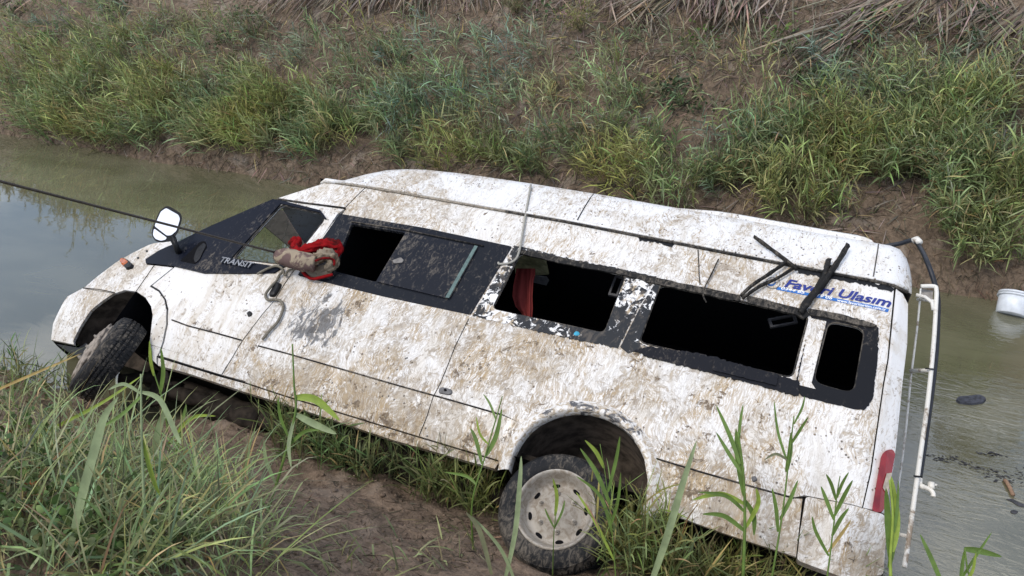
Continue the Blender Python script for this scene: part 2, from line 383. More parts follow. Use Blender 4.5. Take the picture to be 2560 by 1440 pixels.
def water_m():
    b = NB('murky_canal_water'); x, y, z = b.sep()
    cal = b.noise(b.map((.5, 1.6, 1)), 2.2, 3, .5, .6); rip = b.noise(b.map((1.6, 4.6, 1)), 3.6, 3, .5, 1.1)
    rr = b.M('MULTIPLY', b.rng(x, -4.5, .8, .01, .55), b.rng(b.noise(b.map((.35, .8, 1), loc=(2, 5, 0)), 1., 2), .42, .6, .15, 1.))
    b.bump(b.M('ADD', b.M('MULTIPLY', cal, .12), b.M('MULTIPLY', rip, rr)), .55, .02)
    n = b.noise(b.map((.5, 1.2, 1)), 1.1, 5, .6, .5)
    b.b.inputs['IOR'].default_value = 1.75
    return b.fin(b.mix(b.rng(n, .35, .65), (.098, .095, .056), (.135, .130, .082)), .02, 1.)
M['water'] = water_m()
M['debris'] = plain('floating_scum', (.035, .035, .04), .6, var=.5, nscale=20)
M['stick'] = plain('bare_stick', (.13, .085, .06), .8, var=.4, nscale=40, spec=.2)
M['redstick'] = plain('red_cane', (.17, .045, .035), .7, var=.4, nscale=40, spec=.2)
M['pebble'] = plain('pale_pebbles', (.45, .40, .33), .8, var=.3, nscale=8, spec=.2)
exec_parts = []
# ------------------------------------------------------------ terrain and water
def nz3(x, y, z=0.): return noise.noise(Vector((x, y, z)))
def fbm(x, y, s, o=4):
    a, v = 1., 0.
    for i in range(o): v += a * noise.noise(Vector((x * s, y * s, 3.1 * i))); a *= .5; s *= 2.1
    return v
def far_z(x, y, rough=True):
    t = y - (8.5 + .16 * nz3(x * .55, 2.) + .07 * nz3(x * 2.3, 7.))
    if t < 0: z = max(t * .9, -1.6)
    elif t < .16: z = .26 * (t / .16) ** .6
    elif t < 3.7: z = .26 + (t - .16) * .71
    else: z = .26 + 3.54 * .71 + .25 * (1 - math.exp(-(t - 3.7)))
    if rough and t > -.3:
        k = min(1, (t + .3) / .5); z += k * (.16 * fbm(x, y, .8, 3) + .05 * fbm(x, y + 9, 4.5, 3))
        if t < .5: z += k * .05 * fbm(x, y, 9., 2)
    return z
NT = [-4, -1.2, -.3, 0, .2, .5, .8, 1.2, 1.9, 3.7, 6, 40]; NZ_ = [-3.9, -2.0, -.55, 0, .08, .17, .36, .64, 1.08, 1.95, 2.1, 2.3]
def near_w(x):
    return 3.66 - .22 * min(1, max(0, (-4.0 - x) / .7)) + .05 * nz3(x * .9, 4.) - .1 * min(1, max(0, (x - .2) / .6))
def near_z(x, y, rough=True):
    z = float(np.interp(near_w(x) - y, NT, NZ_))
    if rough: z += .07 * fbm(x, y, 1.3, 3) + .05 * fbm(x, y + 5, 5., 4) - .03 * abs(nz3(x * 3.1, y * 7., 2.))
    return z
def axis(lo, a, b, hi, st, far):
    return np.concatenate([np.arange(lo, a, far), np.arange(a, b, st), np.arange(b, hi + far, far)])
def sheet(name, xs, ys, fz, mat):
    vs = [(x, y, fz(x, y)) for y in ys for x in xs]; n = len(xs)
    fs = [(j * n + i, j * n + i + 1, (j + 1) * n + i + 1, (j + 1) * n + i) for j in range(len(ys) - 1) for i in range(n - 1)]
    o = mk(name, vs, fs, mat, None, True); o['kind'] = 'structure'; return o
far_bank = sheet('far_bank', axis(-60, -15.5, 3.2, 40, .055, 1.2), axis(7.6, 8.25, 12.4, 60, .05, 1.4), far_z, M['soil_far'])
near_bank = sheet('near_bank', axis(-60, -7.6, 1.6, 40, .035, 1.2), axis(-40, 1.2, 3.9, 6.6, .03, .6), near_z, M['soil_near'])
def water_sheet():
    bm = bmesh.new(); xs = [-60, -4.95, .33, 40]; ys = [1.5, 3.95, 5.88, 9.6]
    g = [[bm.verts.new((x, y, 0)) for x in xs] for y in ys]
    for j in range(3):
        for i in range(3):
            if (i, j) != (1, 1): bm.faces.new((g[j][i], g[j][i + 1], g[j + 1][i + 1], g[j + 1][i]))
    o = bmo('water', bm, M['water']); o['kind'] = 'structure'
water_sheet()
bed = mk('canal_bed', [(-60, 3, -1.62), (40, 3, -1.62), (40, 9.6, -1.62), (-60, 9.6, -1.62)], [(0, 1, 2, 3)], M['soil_near']); bed['kind'] = 'structure'
def hit(x, y, fz, lo, hi, flat=False):                       # pixel to a point on a terrain function, marching along the ray
    r = ray(x, y); t0 = lo; p = CAM + r * t0
    for t in np.arange(lo, hi, .05):
        p = CAM + r * t
        if p[2] < fz(p[0], p[1], False): break
    return p
def far_hit(x, y): return hit(x, y, far_z, 7., 18.)
def near_hit(x, y): return hit(x, y, near_z, 1.2, 9.)
def water_pt(x, y, z=0.): r = ray(x, y); return CAM + r * ((z - CAMZ) / r[2])

# ------------------------------------------------------------ the minibus
van = empty('minibus'); van.matrix_world = VAN_M
tag(van, 'mud-smeared white minibus tipped on its side in the canal, windows missing', 'minibus')
# outlines, read off the photograph and laid on the body's side
WIN1 = rnd(L(581, 647, 703, 511, 800, 533, 812, 549, 722, 663), .05)
BAND2 = rnd(L(744, 689, 850, 535, 1060, 570, 1281, 617, 1177, 788, 960, 742), .02)
OPEN2 = rnd(L(834, 678, 879, 560, 1015, 583, 942, 706), .03)
WIN3 = rnd(L(1229, 773, 1301, 630, 1566, 688, 1511, 834), .05)
WIN4 = rnd(L(1597, 856, 1651, 710, 1850, 752, 2022, 789, 1981, 945), .05)
WIN5 = rnd(L(2031, 957, 2071, 801, 2164, 821, 2135, 986), .07)
def arc(c, r, a0, a1, n=26): return [(c[0] + r * math.cos(math.radians(a0 + (a1 - a0) * i / n)), c[1] + r * math.sin(math.radians(a0 + (a1 - a0) * i / n))) for i in range(n + 1)]
RAC = (.045, .215)
farch = L(371, 892, 378, 822, 382, 789, 378, 766, 364, 744, 342, 729, 313, 725, 287, 733, 253, 756, 227, 778, 200, 820, 184, 853)
crease_l = L(1255, 1035, 1133, 1000, 1000, 963, 900, 934, 722, 883, 647, 863)
crease_r = L(1610, 1135, 1750, 1177, 1890, 1217, 1985, 1243)
def nudge(P, dh): return [(p[0], p[1] + dh) for p in P]
gutter = L(815, 457, 900, 468, 1000, 485, 1191, 519, 1400, 555, 1700, 613, 2077, 687, 2193, 708, 2236, 719)
upper = L(694, 496) + gutter + L(2235, 722, 2218, 900, 2207, 960, 2194, 1050, 2181, 1140, 2175, 1180, 2155, 1268, 2011, 1238) + list(reversed(crease_r)) \
    + arc(RAC, .50, 18, 152) + crease_l + L(682, 793, 707, 755, 747, 691, 838, 560, 866, 522, 863, 519)
panel('upper_side_panel', upper, M['paint'], van, [BAND2, WIN3, WIN4, WIN5])
low = nudge(list(reversed(crease_l)), -.008) + arc(RAC, .50, 152, 186, 8) + L(1246, 1150, 980, 1070, 700, 984, 613, 955)
panel('lower_side_panel', low, M['paint_low'], van)
rlow = nudge(crease_r, -.007) + L(2006, 1247, 2000, 1300, 1990, 1392, 1800, 1330, 1612, 1262) + list(reversed(arc(RAC, .50, -8, 14, 6)))
panel('rear_lower_panel', rlow, M['paint_low'], van)
panel('rear_bumper_corner', rnd(L(2014, 1243, 2155, 1272, 2212, 1290, 2214, 1345, 2207, 1438, 2120, 1452, 1992, 1402, 2000, 1330), .02), M['paint_low'], van, off=-.012, thick=.08)
def corner_s(u, h): return prof(u, h)
rc = L(2240, 722, 2257, 735, 2270, 760, 2268, 860, 2257, 950, 2246, 1060, 2235, 1160, 2213, 1284, 2158, 1269, 2179, 1180, 2198, 1050, 2211, 960, 2222, 900)
tl = L(2202, 1140, 2214, 1128, 2230, 1126, 2237, 1136, 2222, 1220, 2207, 1284, 2178, 1281)
panel('rear_corner_panel', rc, M['paint_clean'], van)
panel('tail_light', rnd(tl, .03), M['red_lens'], van, off=-.018, thick=.03)
tlp = panel('tail_light_tape', L(2215, 1187, 2228, 1185, 2222, 1215, 2216, 1240, 2205, 1222), plain('clear_tape', (.42, .36, .28), .3), van, off=-.023, thick=.003)
sill = L(393, 893, 553, 942, 613, 958, 700, 987, 980, 1073, 1246, 1153, 1236, 1170, 980, 1098, 729, 1014, 607, 977, 470, 932, 393, 912)
panel('sill', sill, M['paint_low'], van, off=.012, thick=.05)
bpil = L(749, 690, 709, 755, 684, 793, 649, 862, 615, 953, 556, 937, 583, 893, 608, 851, 658, 785, 687, 752, 711, 713, 738, 674, 768, 640, 840, 548, 846, 552)
panel('b_pillar_panel', bpil, M['paint'], van)
door = L(378, 716, 436, 669, 446, 612, 505, 579, 600, 537, 689, 500, 760, 510, 861, 523, 843, 535, 800, 600, 735, 674, 708, 713, 684, 752, 655, 785, 605, 851, 580, 893, 553, 936, 480, 914, 397, 888,
         402, 880, 411, 855, 420, 811, 421, 773, 415, 749, 400, 728)
dr = panel('front_door', door, M['paint_front'], van, [WIN1])
blk = L(684, 500, 600, 536, 505, 578, 440, 611, 400, 628, 366, 650, 367, 660, 434, 667, 511, 685, 600, 686, 687, 684, 705, 672, 722, 664, 716, 660, 690, 668, 640, 660, 581, 647, 703, 511, 800, 533, 812, 549, 818, 549, 803, 528, 704, 503)
panel('black_window_surround', blk, M['glassblk'], van, off=-.014, thick=.03)
rec = rnd(L(452, 655, 470, 640, 505, 606, 516, 606, 520, 620, 500, 655, 490, 663), .02)
panel('sail_recess', rec, M['dark'], van, off=-.017, thick=.002)
panel('sail_cover', rnd(L(487, 650, 496, 625, 512, 610, 519, 617, 502, 652, 492, 661), .02), M['black'], van, off=-.021, thick=.006)
fend = L(209, 720, 245, 690, 290, 656, 330, 633, 385, 608, 425, 604, 446, 600, 440, 612, 366, 650, 367, 662, 432, 669, 374, 716, 396, 729, 411, 750, 416, 773, 415, 811, 406, 855, 398, 880, 391, 893, 391, 910, 374, 892) + farch[:-4]
fend = fend + L(287, 731)[:0]
panel('front_wing', fend, M['paint_front'], van)
bc = L(207, 722, 170, 742, 150, 775, 134, 810, 129, 850, 186, 862) + list(reversed(farch[-5:])) + L(284, 735)
panel('bumper_corner', bc, M['paint'], van, off=-.006)
panel('bumper_support', L(131, 853, 186, 862, 205, 850, 250, 880, 205, 893), M['black'], van, off=.05, thick=.15)
# the dark sheet behind the outer skin closes the gaps between panels
shell = L(694, 500) + [(p[0], p[1] - .01) for p in gutter] + L(2262, 745, 2262, 860, 2250, 950, 2240, 1060, 2228, 1160, 2205, 1290, 2203, 1425, 1990, 1385, 1640, 1265) \
    + arc(RAC, .47, -5, 185) + L(1240, 1160, 980, 1085, 729, 1004, 607, 970, 470, 925, 395, 905) + [(p[0] + .01, p[1] + .012) for p in farch] + L(150, 850, 140, 815, 160, 775, 215, 722, 330, 640, 440, 612, 600, 540)
holes = [BAND2, WIN3, WIN4, WIN5, WIN1]
panel('inner_sheet', shell, M['gap'], van, holes, off=.03, lip=False)
# wheel arches
def strip(name, inner, outer, wi, wo, mat, parent):
    vs, fs = [], []; n = len(inner)
    for i in range(n):
        vs.append((inner[i][0], prof(*inner[i]) + wi, inner[i][1])); vs.append((outer[i][0], prof(*outer[i]) + wo, outer[i][1]))
    fs = [(2 * i, 2 * i + 1, 2 * i + 3, 2 * i + 2) for i in range(n - 1)]
    return mk(name, vs, fs, mat, parent, True)
fl = [];
a_in, a_mid, a_out = arc(RAC, .425, -10, 188, 40), arc(RAC, .455, -10, 188, 40), arc(RAC, .505, -10, 188, 40)
vs, fs = [], []
for i in range(41):
    for (P, wo) in ((a_out, .004), (a_mid, -.035), (a_in, -.038), (a_in, .05)): vs.append((P[i][0], prof(*P[i]) + wo, P[i][1]))
for i in range(40):
    for k in range(3): fs.append((i * 4 + k, i * 4 + 4 + k, i * 4 + 5 + k, i * 4 + 1 + k))
def arch_mat():
    b = NB('chipped_arch_lip'); n = b.noise(b.obj(), 9, 6, .7, .8); u, w, h = b.sep(); t = b.noise(b.obj(), 24, 5, .7, 1.)
    c = b.mix(b.rng(b.M('ADD', n, b.rng(h, .35, .62, -.1, .05)), .56, .62), b.mix(b.rng(t, .44, .6), (.66, .65, .63), TAN), (.075, .075, .08)); return b.fin(c, .45, .5)
mk('rear_arch_lip', vs, fs, arch_mat(), van, True)
def liner(name, P, w0, w1, c):
    vs, fs = [], []; n = len(P)
    for q in P: vs += [(q[0], prof(*q) + w0, q[1]), (q[0], w1, q[1])]
    fs = [(2 * i, 2 * i + 2, 2 * i + 3, 2 * i + 1) for i in range(n - 1)]; fs.append(tuple(2 * i + 1 for i in range(n)))
    return mk(name, vs, fs, M['liner'], van, True)
liner('arch_liner', arc(RAC, .43, -12, 190, 40), .045, .62, RAC)
liner('arch_liner', farch, .02, .55, None)
# ---- roof, front, rear, far side
gz = [(-3.05, 2.02)]
g_u = np.array([p[0] for p in gutter]); g_h = np.array([p[1] for p in gutter])
def gh(u): return float(np.interp(u, g_u, g_h))
RP = [(0, 0), (.012, .06), (.045, .19), (.082, .31), (.115, .375), (.165, .415), (.26, .44), (.50, .46), (.75, .47)]
us = [g_u[0], -2.95, -2.9, -2.82, -2.72, -2.6, -2.45, -2.3, -2.1, -1.8, -1.2, -.6, 0, .6, 1.1, 1.4, 1.52, 1.58, 1.63, 1.66, 1.685]
us = sorted(x for x in us if x >= g_u[0])
def rs(u):
    k = 1.
    k = 1 - math.exp(-max(0, u - g_u[0]) / .30) + .02
    e = (u - 1.55) / .14
    if e > 0: k *= math.sqrt(max(0.02, 1 - .8 * e * e))
    return k
vs, fs = [], []; RR = len(RP) * 2 - 1
for u in us:
    k = rs(u); g = gh(u); w0 = prof(u, g) - .006
    row = [(w0 + a, g + .012 + b * k) for a, b in RP[:-1]] + [(WID / 2, g + .012 + RP[-1][1] * k)]
    row = row + [(WID - a, b) for a, b in reversed(row[:-1])]
    vs += [(u, a, b) for a, b in row]
for i in range(len(us) - 1):
    for j in range(RR - 1): fs.append((i * RR + j, i * RR + j + 1, (i + 1) * RR + j + 1, (i + 1) * RR + j))
fs.append(tuple((len(us) - 1) * RR + j for j in range(RR)))
mk('roof_shell', vs, fs, M['paint_roof'], van, True)
rf = []
for u in list(np.linspace(-.25, 1.3, 12)) + [1.36, 1.40, 1.425]: rf.append(u)
vs, fs = [], []
for i, u in enumerate(rf):
    k = min(1, (u + .25) / .6) * (1 if u < 1.33 else (.9 if u < 1.38 else (.7 if u < 1.41 else .3))); g = gh(u) + .012
    w0 = prof(u, gh(u)) - .006; half = [(w0 + .20, .415), (w0 + .206, .424 + .066 * k), (w0 + .23, .436 + .078 * k), (w0 + .36, .452 + .085 * k)]
    row = half + [(WID / 2, .47 + .09 * k)] + [(WID - a_, b_) for a_, b_ in reversed(half)]
    vs += [(u, a, g + b) for a, b in row]
for i in range(len(rf) - 1):
    for j in range(8): fs.append((i * 9 + j, i * 9 + j + 1, i * 9 + 10 + j, i * 9 + 9 + j))
fs.append(tuple((len(rf) - 1) * 9 + j for j in range(9)))
mk('raised_roof_panel', vs, fs, M['paint_roof'], van)
gp = [onside((p[0], p[1] + .004), -.012) for p in dens(gutter, .12)[:-1] if p[1] > 1.5 and p[0] < 1.66]
gp = [onside(q, -.010) for q in [(x, gh(x) + .006) for x in np.linspace(g_u[0], 1.66, 50)]]
tube('roof_gutter', gp[18:], .011, M['rail'], van, 6)
tube('roof_gutter', gp[1:19], .009, plain('dusty_gutter', (.22, .19, .15), .7, var=.5, nscale=50), van, 6)
tube('roof_gutter_lip', [(p[0], p[1] - .004, p[2] + .017) for p in gp], .012, M['paint_roof'], van, 6)
tube('gutter_end', [np.array(gp[0]) + np.array([-.05, .02, -.012]), np.array(gp[0]) + np.array([0, -.004, .008]), np.array(gp[2]) + np.array([0, -.004, .012])], [.012, .021, .014], M['paint_roof'], van, 8)
for ux in (-.62, 1.44):
    sm = [(ux, prof(ux, gh(ux)) - .006 + a - .004, gh(ux) + .012 + b) for a, b in RP[:6]]
    tube('roof_seam', sm, .004, M['rail'], van, 5)
E_ = L(815, 457, 760, 474, 692, 496, 600, 535, 505, 577, 446, 600, 420, 603, 385, 608, 330, 633, 290, 656, 245, 690, 209, 720, 170, 742, 150, 775, 134, 810, 129, 850)
def loft(name, seg, mat, bul):
    vs, fs = [], []; n = 11
    for q in seg:
        w0 = prof(*q) + .002
        for k in range(n):
            t = k / (n - 1); b = 4 * t * (1 - t); vs.append((q[0] - bul * b, w0 + (WID - 2 * w0) * t, q[1] + .25 * bul * b * (0 if mat is M['black'] else 1)))
    for i in range(len(seg) - 1):
        for k in range(n - 1): fs.append((i * n + k, i * n + n + k, i * n + n + 1 + k, i * n + 1 + k))
    return mk(name, vs, fs, mat, van, True)
loft('roof_front', E_[:3], M['paint_roof'], .10)
loft('windscreen', E_[2:6], M['screen'], .13)
loft('bonnet', E_[5:12], M['paint_front'], .14)
loft('front_grille', E_[11:], M['black'], .16)
rear_pts = L(2257, 735, 2270, 760, 2268, 860, 2257, 950, 2246, 1060, 2235, 1160, 2213, 1284, 2214, 1345, 2207, 1438)
loft('rear_doors', rear_pts, M['paint_clean'], -.04)
# far side and the dark lining inside
far_o = [(p[0], p[1]) for p in shell]
ff = [q for q in far_o]
panel('far_side_panel', ff, M['paint_low'], van, surf=lambda u, h: WID - prof(u, h), lip=False)
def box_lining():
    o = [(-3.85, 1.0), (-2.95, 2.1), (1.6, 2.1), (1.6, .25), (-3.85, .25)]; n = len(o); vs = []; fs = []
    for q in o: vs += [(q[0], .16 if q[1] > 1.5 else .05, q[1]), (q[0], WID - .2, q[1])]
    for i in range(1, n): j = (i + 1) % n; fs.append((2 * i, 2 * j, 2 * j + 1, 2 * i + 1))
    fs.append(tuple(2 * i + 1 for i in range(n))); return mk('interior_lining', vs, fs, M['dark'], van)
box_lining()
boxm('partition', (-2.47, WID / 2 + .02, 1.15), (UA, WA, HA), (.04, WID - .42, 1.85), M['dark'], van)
SEATM = plain('dark_seat_cloth', (.10, .10, .115), .9, var=.3, spec=.1)
for su in (-1.75, -.85, .05, .95):
    for wc in (.78, 1.32):
        st_ = boxm('seat', (su, wc, .95), ((1, 0, .22), WA, (-.22, 0, 1)), (.11, .44, .62), SEATM, van, .04)
        boxm('headrest', (su - .09, wc, 1.38), ((1, 0, .22), WA, (-.22, 0, 1)), (.08, .26, .17), SEATM, st_, .03)
def flat_w(name, w, pts, mat, th=.012):
    P = [vw(pts[i], pts[i + 1], w) for i in range(0, len(pts), 2)]; n = len(P)
    vs = P + [(p[0], p[1] + th, p[2]) for p in P]; fs = [tuple(range(n)), tuple(range(2 * n - 1, n - 1, -1))] + [(i, n + i, n + (i + 1) % n, (i + 1) % n) for i in range(n)]
    return mk(name, vs, fs, mat, van)
FW = WID - .26
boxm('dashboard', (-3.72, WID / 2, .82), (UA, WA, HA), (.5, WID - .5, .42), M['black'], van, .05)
tube('steering_wheel', [(-3.32 + .10 * math.cos(a), .52 + .19 * math.sin(a), 1.02 + .17 * math.cos(a)) for a in np.linspace(0, 2 * math.pi, 25)], .016, M['black'], van, 7)
tube('far_pillar', [(-3.95, WID - .22, 1.0), (-3.0, WID - .28, 2.02)], .05, M['black'], van, 8)
flat_w('sun_visor', 1.05, (655, 560, 700, 524, 722, 532, 765, 605, 742, 632), M['brown'], .04)
def flat_h(name, h, pts, mat, th=.012):
    P = []
    for i in range(0, len(pts), 2): r = VM @ ray(pts[i], pts[i + 1]); P.append(CAMV + r * ((h - CAMV[2]) / r[2]))
    n = len(P); vs = P + [p + np.array([0, 0, th]) for p in P]
    return mk(name, vs, [tuple(range(n)), tuple(range(2 * n - 1, n - 1, -1))] + [(i, n + i, n + (i + 1) % n, (i + 1) % n) for i in range(n)], mat, van)
flat_h('roof_hatch', 2.06, (1285, 626, 1362, 640, 1372, 686, 1350, 688, 1288, 684), M['olivepane'])
flat_h('hatch_handle', 2.03, (1330, 690, 1366, 694, 1372, 703, 1366, 714, 1332, 706), plain('hatch_grey', (.25, .25, .26), .5))
for (cx, cy, rot, sc) in ((1541, 713, 0., 1.), (1957, 801, -1.1, 1.)):
    bm = bmesh.new(); c = vw(cx, cy, .30)
    ring = []
    for k, (a, b) in enumerate(((-.035, -.09), (.035, -.09), (.035, .09), (-.035, .09))):
        for s_ in (1., .62):
            aa, bb = a * s_, b * (s_ if s_ == 1 else .8); x = aa * math.cos(rot) - bb * math.sin(rot); y = aa * math.sin(rot) + bb * math.cos(rot)
            ring.append(bm.verts.new((c[0] + x, c[1], c[2] + y)))
    for k in range(4): bm.faces.new((ring[2 * k], ring[(2 * k + 2) % 8], ring[(2 * k + 3) % 8], ring[2 * k + 1]))
    r_ = bmesh.ops.extrude_face_region(bm, geom=bm.faces[:])
    for v in r_['geom']:
        if isinstance(v, bmesh.types.BMVert): v.co.y += .02
    bmo('window_latch', bm, plain('latch_grey', (.06, .06, .065), .5), van)
# ---- glazing and its black surrounds
panel('sliding_window_band', BAND2, M['glassband'], van, [OPEN2], off=-.004, thick=.03)
sp = rnd(L(942, 706, 1016, 584, 1197, 620, 1125, 750), .015)
sw = panel('sliding_pane', sp, muddy_black('mud_wiped_pane', .8, (.014, .016, .022), .15), van, off=-.016, thick=.008)
panel('pane_edge', L(1188, 617, 1196, 619, 1124, 748, 1115, 747), plain('pane_edge_green', (.09, .14, .13), .3), sw, off=-.019, thick=.003)
tube('pane_runner', [onside(q, -.012) for q in L(880, 556, 1020, 578, 1210, 617)], .006, M['rail'], van, 6)
panel('pane_catch', rnd(L(984, 655, 1005, 648, 1012, 655, 1008, 661, 987, 663), .01), plain('catch_grey', (.16, .15, .14), .6), van, off=-.026, thick=.01)
fr3 = jag(L(1182, 791, 1287, 614, 1440, 650, 1640, 692, 1600, 760, 1545, 872, 1525, 868, 1360, 832), .004)
panel('window_surround', fr3, M['peel'], van, [WIN3], off=-.006, thick=.006, grid=.12)
fr4 = jag(L(1548, 868, 1610, 760, 1648, 692, 1850, 735, 2022, 772, 2030, 789, 1990, 960, 1986, 948, 1976, 950, 1800, 905, 1590, 868, 1640, 895, 1560, 880), .003)
panel('window_surround', L(1551, 868, 1600, 770, 1641, 703, 1651, 709, 1597, 856, 1620, 868, 1570, 884), M['peel'], van, off=-.006, thick=.006, grid=.12)
low4 = jag(L(1588, 878, 1625, 868, 1760, 888, 1960, 945, 1998, 955, 1996, 992, 1800, 940, 1620, 894), .0035)
panel('lower_window_trim', low4, muddy_black('torn_black_trim', .5, (.012, .013, .017), .45), van, off=-.014, thick=.012, grid=.12)
panel('lower_window_trim', jag(L(1785, 900, 1945, 940, 1940, 968, 1782, 930), .0015), muddy_black('torn_black_trim_b', .6, (.012, .013, .017), .45), van, off=-.024, thick=.008, grid=.12)
fr5 = jag(rnd(L(1990, 950, 2030, 790, 2022, 772, 2110, 790, 2196, 812, 2194, 897, 2181, 1003, 2158, 1029, 2060, 1005, 1996, 990), .05), .0025)
pil5 = L(2026, 795, 2066, 803, 2029, 957, 2040, 974, 1992, 962)
panel('window_surround', fr5, muddy_black('black_rubber_surround', .25, (.011, .012, .015), .5), van, [WIN5, pil5], off=-.006, thick=.006, grid=.12)
for P in (L(1650, 700, 1850, 742, 1848, 756, 1650, 716), L(1690, 712, 1760, 722, 1840, 744, 1832, 756, 1695, 724), L(1866, 742, 2015, 778, 2022, 790, 2008, 800, 1990, 790, 1870, 762)):
    panel('upper_window_trim', jag(P, .0022, .04), M['rail'], van, off=-.022, thick=.02, grid=.12)
panel('upper_window_trim', jag(L(1296, 625, 1400, 645, 1655, 700, 1650, 714, 1566, 692, 1400, 660, 1301, 636), .0022, .04), M['rail'], van, off=-.016, thick=.015, grid=.12)
panel('upper_window_trim', jag(L(2020, 774, 2100, 788, 2190, 815, 2180, 822, 2080, 800, 2022, 790), .0022, .04), M['rail'], van, off=-.018, thick=.012, grid=.12)
for P in (L(1590, 590, 1690, 608, 1680, 622, 1640, 606, 1600, 602), L(1992, 668, 2080, 686, 2190, 709, 2235, 722, 2225, 730, 2180, 716, 2060, 694, 1995, 682)):
    panel('gutter_residue', jag(P, .006), M['black'], van, off=-.004, thick=.002, grid=.12)
WS = np.array(WIN5)
for nm, Wn_ in (('window_rubber', WIN5), ('window_rubber', WIN3), ('window_rubber', WIN4), ('window_rubber', WIN1)):
    pts = [onside(q, .004) for q in Wn_]; pts.append(pts[0]); tube(nm, pts, .008, M['rail'], van, 5)
# ---- small fittings on the side
def bump_on(name, px, mat, th, off=0., parent=None, r=.012):
    P = rnd(L(*px), r); n = len(P); cx = sum(p[0] for p in P) / n; cy = sum(p[1] for p in P) / n
    vs = [onside(p, off) for p in P] + [onside((cx + (p[0] - cx) * .86, cy + (p[1] - cy) * .86), off - th * .8) for p in P] + [onside((cx + (p[0] - cx) * .6, cy + (p[1] - cy) * .6), off - th) for p in P]
    fs = [tuple(range(2 * n, 3 * n))]
    for l in range(2):
        for i in range(n): j = (i + 1) % n; fs.append((l * n + i, l * n + j, (l + 1) * n + j, (l + 1) * n + i))
    return mk(name, vs, fs, mat, parent or van)
bump_on('door_handle', (672, 742, 692, 705, 706, 710, 702, 722, 688, 744), M['black'], .03, r=.02)
cap = bump_on('lock_cover', (1096, 975, 1104, 967, 1130, 974, 1132, 984, 1124, 989, 1098, 984), M['greyp'], .012, r=.015)
bump_on('keyhole', (1110, 974, 1117, 973, 1119, 980, 1112, 981), M['dark'], .003, -.012, cap)
bump_on('latch_cover', (1877, 1192, 1890, 1190, 1894, 1202, 1882, 1207), M['greyp'], .012)
bump_on('door_lock', (617, 783, 625, 777, 632, 783, 629, 791, 620, 793), M['black'], .012, r=.02)
ind = bump_on('indicator', (303, 656, 306, 648, 317, 648, 336, 664, 333, 672, 318, 676), M['black'], .03, r=.02)
bump_on('indicator_lens', (303, 656, 306, 649, 317, 649, 328, 660, 318, 668, 309, 668), M['amber'], .035, -.004, ind, r=.02)
for q in ((345, 645), (367, 628), (385, 652)): bump_on('bonnet_plug', (q[0] - 3, q[1] - 2, q[0] + 3, q[1] - 3, q[0] + 3, q[1] + 2, q[0] - 2, q[1] + 3), M['black'], .004)
bump_on('round_sticker', (1434, 836, 1440, 829, 1448, 831, 1450, 838, 1444, 841, 1437, 840), plain('sticker_cyan', (.03, .28, .42), .4), .002, -.008)
tube('wing_seam', [onside(q, -.003) for q in L(378, 715, 398, 727, 413, 749, 418, 773)], .006, M['black'], van, 5)
tube('sill_seam', [onside(q, -.002) for q in L(393, 891, 480, 916, 553, 939)], .004, M['black'], van, 5)
tube('door_moulding', [onside(q, -.003) for q in L(430, 800, 470, 815, 540, 833, 604, 851)], .006, M['rail'], van, 5)
tube('side_moulding', [onside((q[0], q[1] - .006), -.002) for q in crease_l[::-1]], .0055, M['rail'], van, 6)
tube('side_moulding', [onside((q[0], q[1] - .006), -.002) for q in crease_r], .0055, M['rail'], van, 6)
tube('door_top_drip', [onside(q, -.004) for q in L(694, 498, 760, 508, 862, 521)], .009, M['rail'], van, 6)
tube('panel_seam', [onside(q, -.002) for q in L(1172, 797, 1137, 868, 1117, 920, 1098, 965, 1083, 992, 1068, 1040, 1048, 1090)], .0028, M['rail'], van, 5)
tube('panel_seam', [onside(q, -.002) for q in L(1745, 625, 1748, 690, 1750, 712)], .004, M['rail'], van, 5)
tube('panel_seam', [onside(q, -.002) for q in L(863, 519, 900, 482, 912, 471)], .003, M['rail'], van, 5)
tube('panel_seam', [onside(q, -.002) for q in L(1205, 790, 1240, 720, 1290, 630)], .003, M['dwhite'], van, 5)
tube('wing_seam', [onside(q, -.004) for q in L(209, 720, 250, 724, 287, 732)], .004, M['rail'], van, 5)
# ---- lettering
def text(name, body, px0, px1, hpx, mat, parent, off, shear=0., bold=0., ext=0., spacing=1.):
    """px0, px1: baseline ends in the photograph; hpx: height of the capitals in photo pixels"""
    c = bpy.data.curves.new(name, 'FONT'); c.body = body; c.shear = shear; c.offset = bold; c.extrude = ext; c.space_character = spacing; c.resolution_u = 3
    o = bpy.data.objects.new(name, c); COL.objects.link(o); dg = bpy.context.evaluated_depsgraph_get(); me = bpy.data.meshes.new_from_object(o.evaluated_get(dg)); bpy.data.objects.remove(o)
    xs = [v.co.x for v in me.vertices]; x0, x1 = min(xs), max(xs); cap_h = .69
    a, b = np.array(vp(*px0)), np.array(vp(*px1)); mid = ((px0[0] + px1[0]) / 2, (px0[1] + px1[1]) / 2)
    hh = np.linalg.norm(np.array(vp(mid[0] + hpx * .2, mid[1] - hpx)) - np.array(vp(*mid))); e = (b - a) / (x1 - x0); up = np.array([-(b - a)[1], (b - a)[0]]); up = up / np.linalg.norm(up) * hh / cap_h
    for v in me.vertices:
        q = a + e * (v.co.x - x0) + up * v.co.y; v.co = (q[0], prof(q[0], q[1]) + off - (v.co.z + ext) * 1., q[1])
    me.materials.clear(); me.materials.append(mat); return link(bpy.data.objects.new(name, me), parent)
text('company_name', 'Favori Ulasım', (1960, 717), (2227, 770), 20, M['blue'], van, -.004, .3, .028)
strp = panel('phone_strip', L(1946, 718, 2223, 774, 2219, 781, 1940, 724), M['lblue'], van, off=-.003, thick=.002)
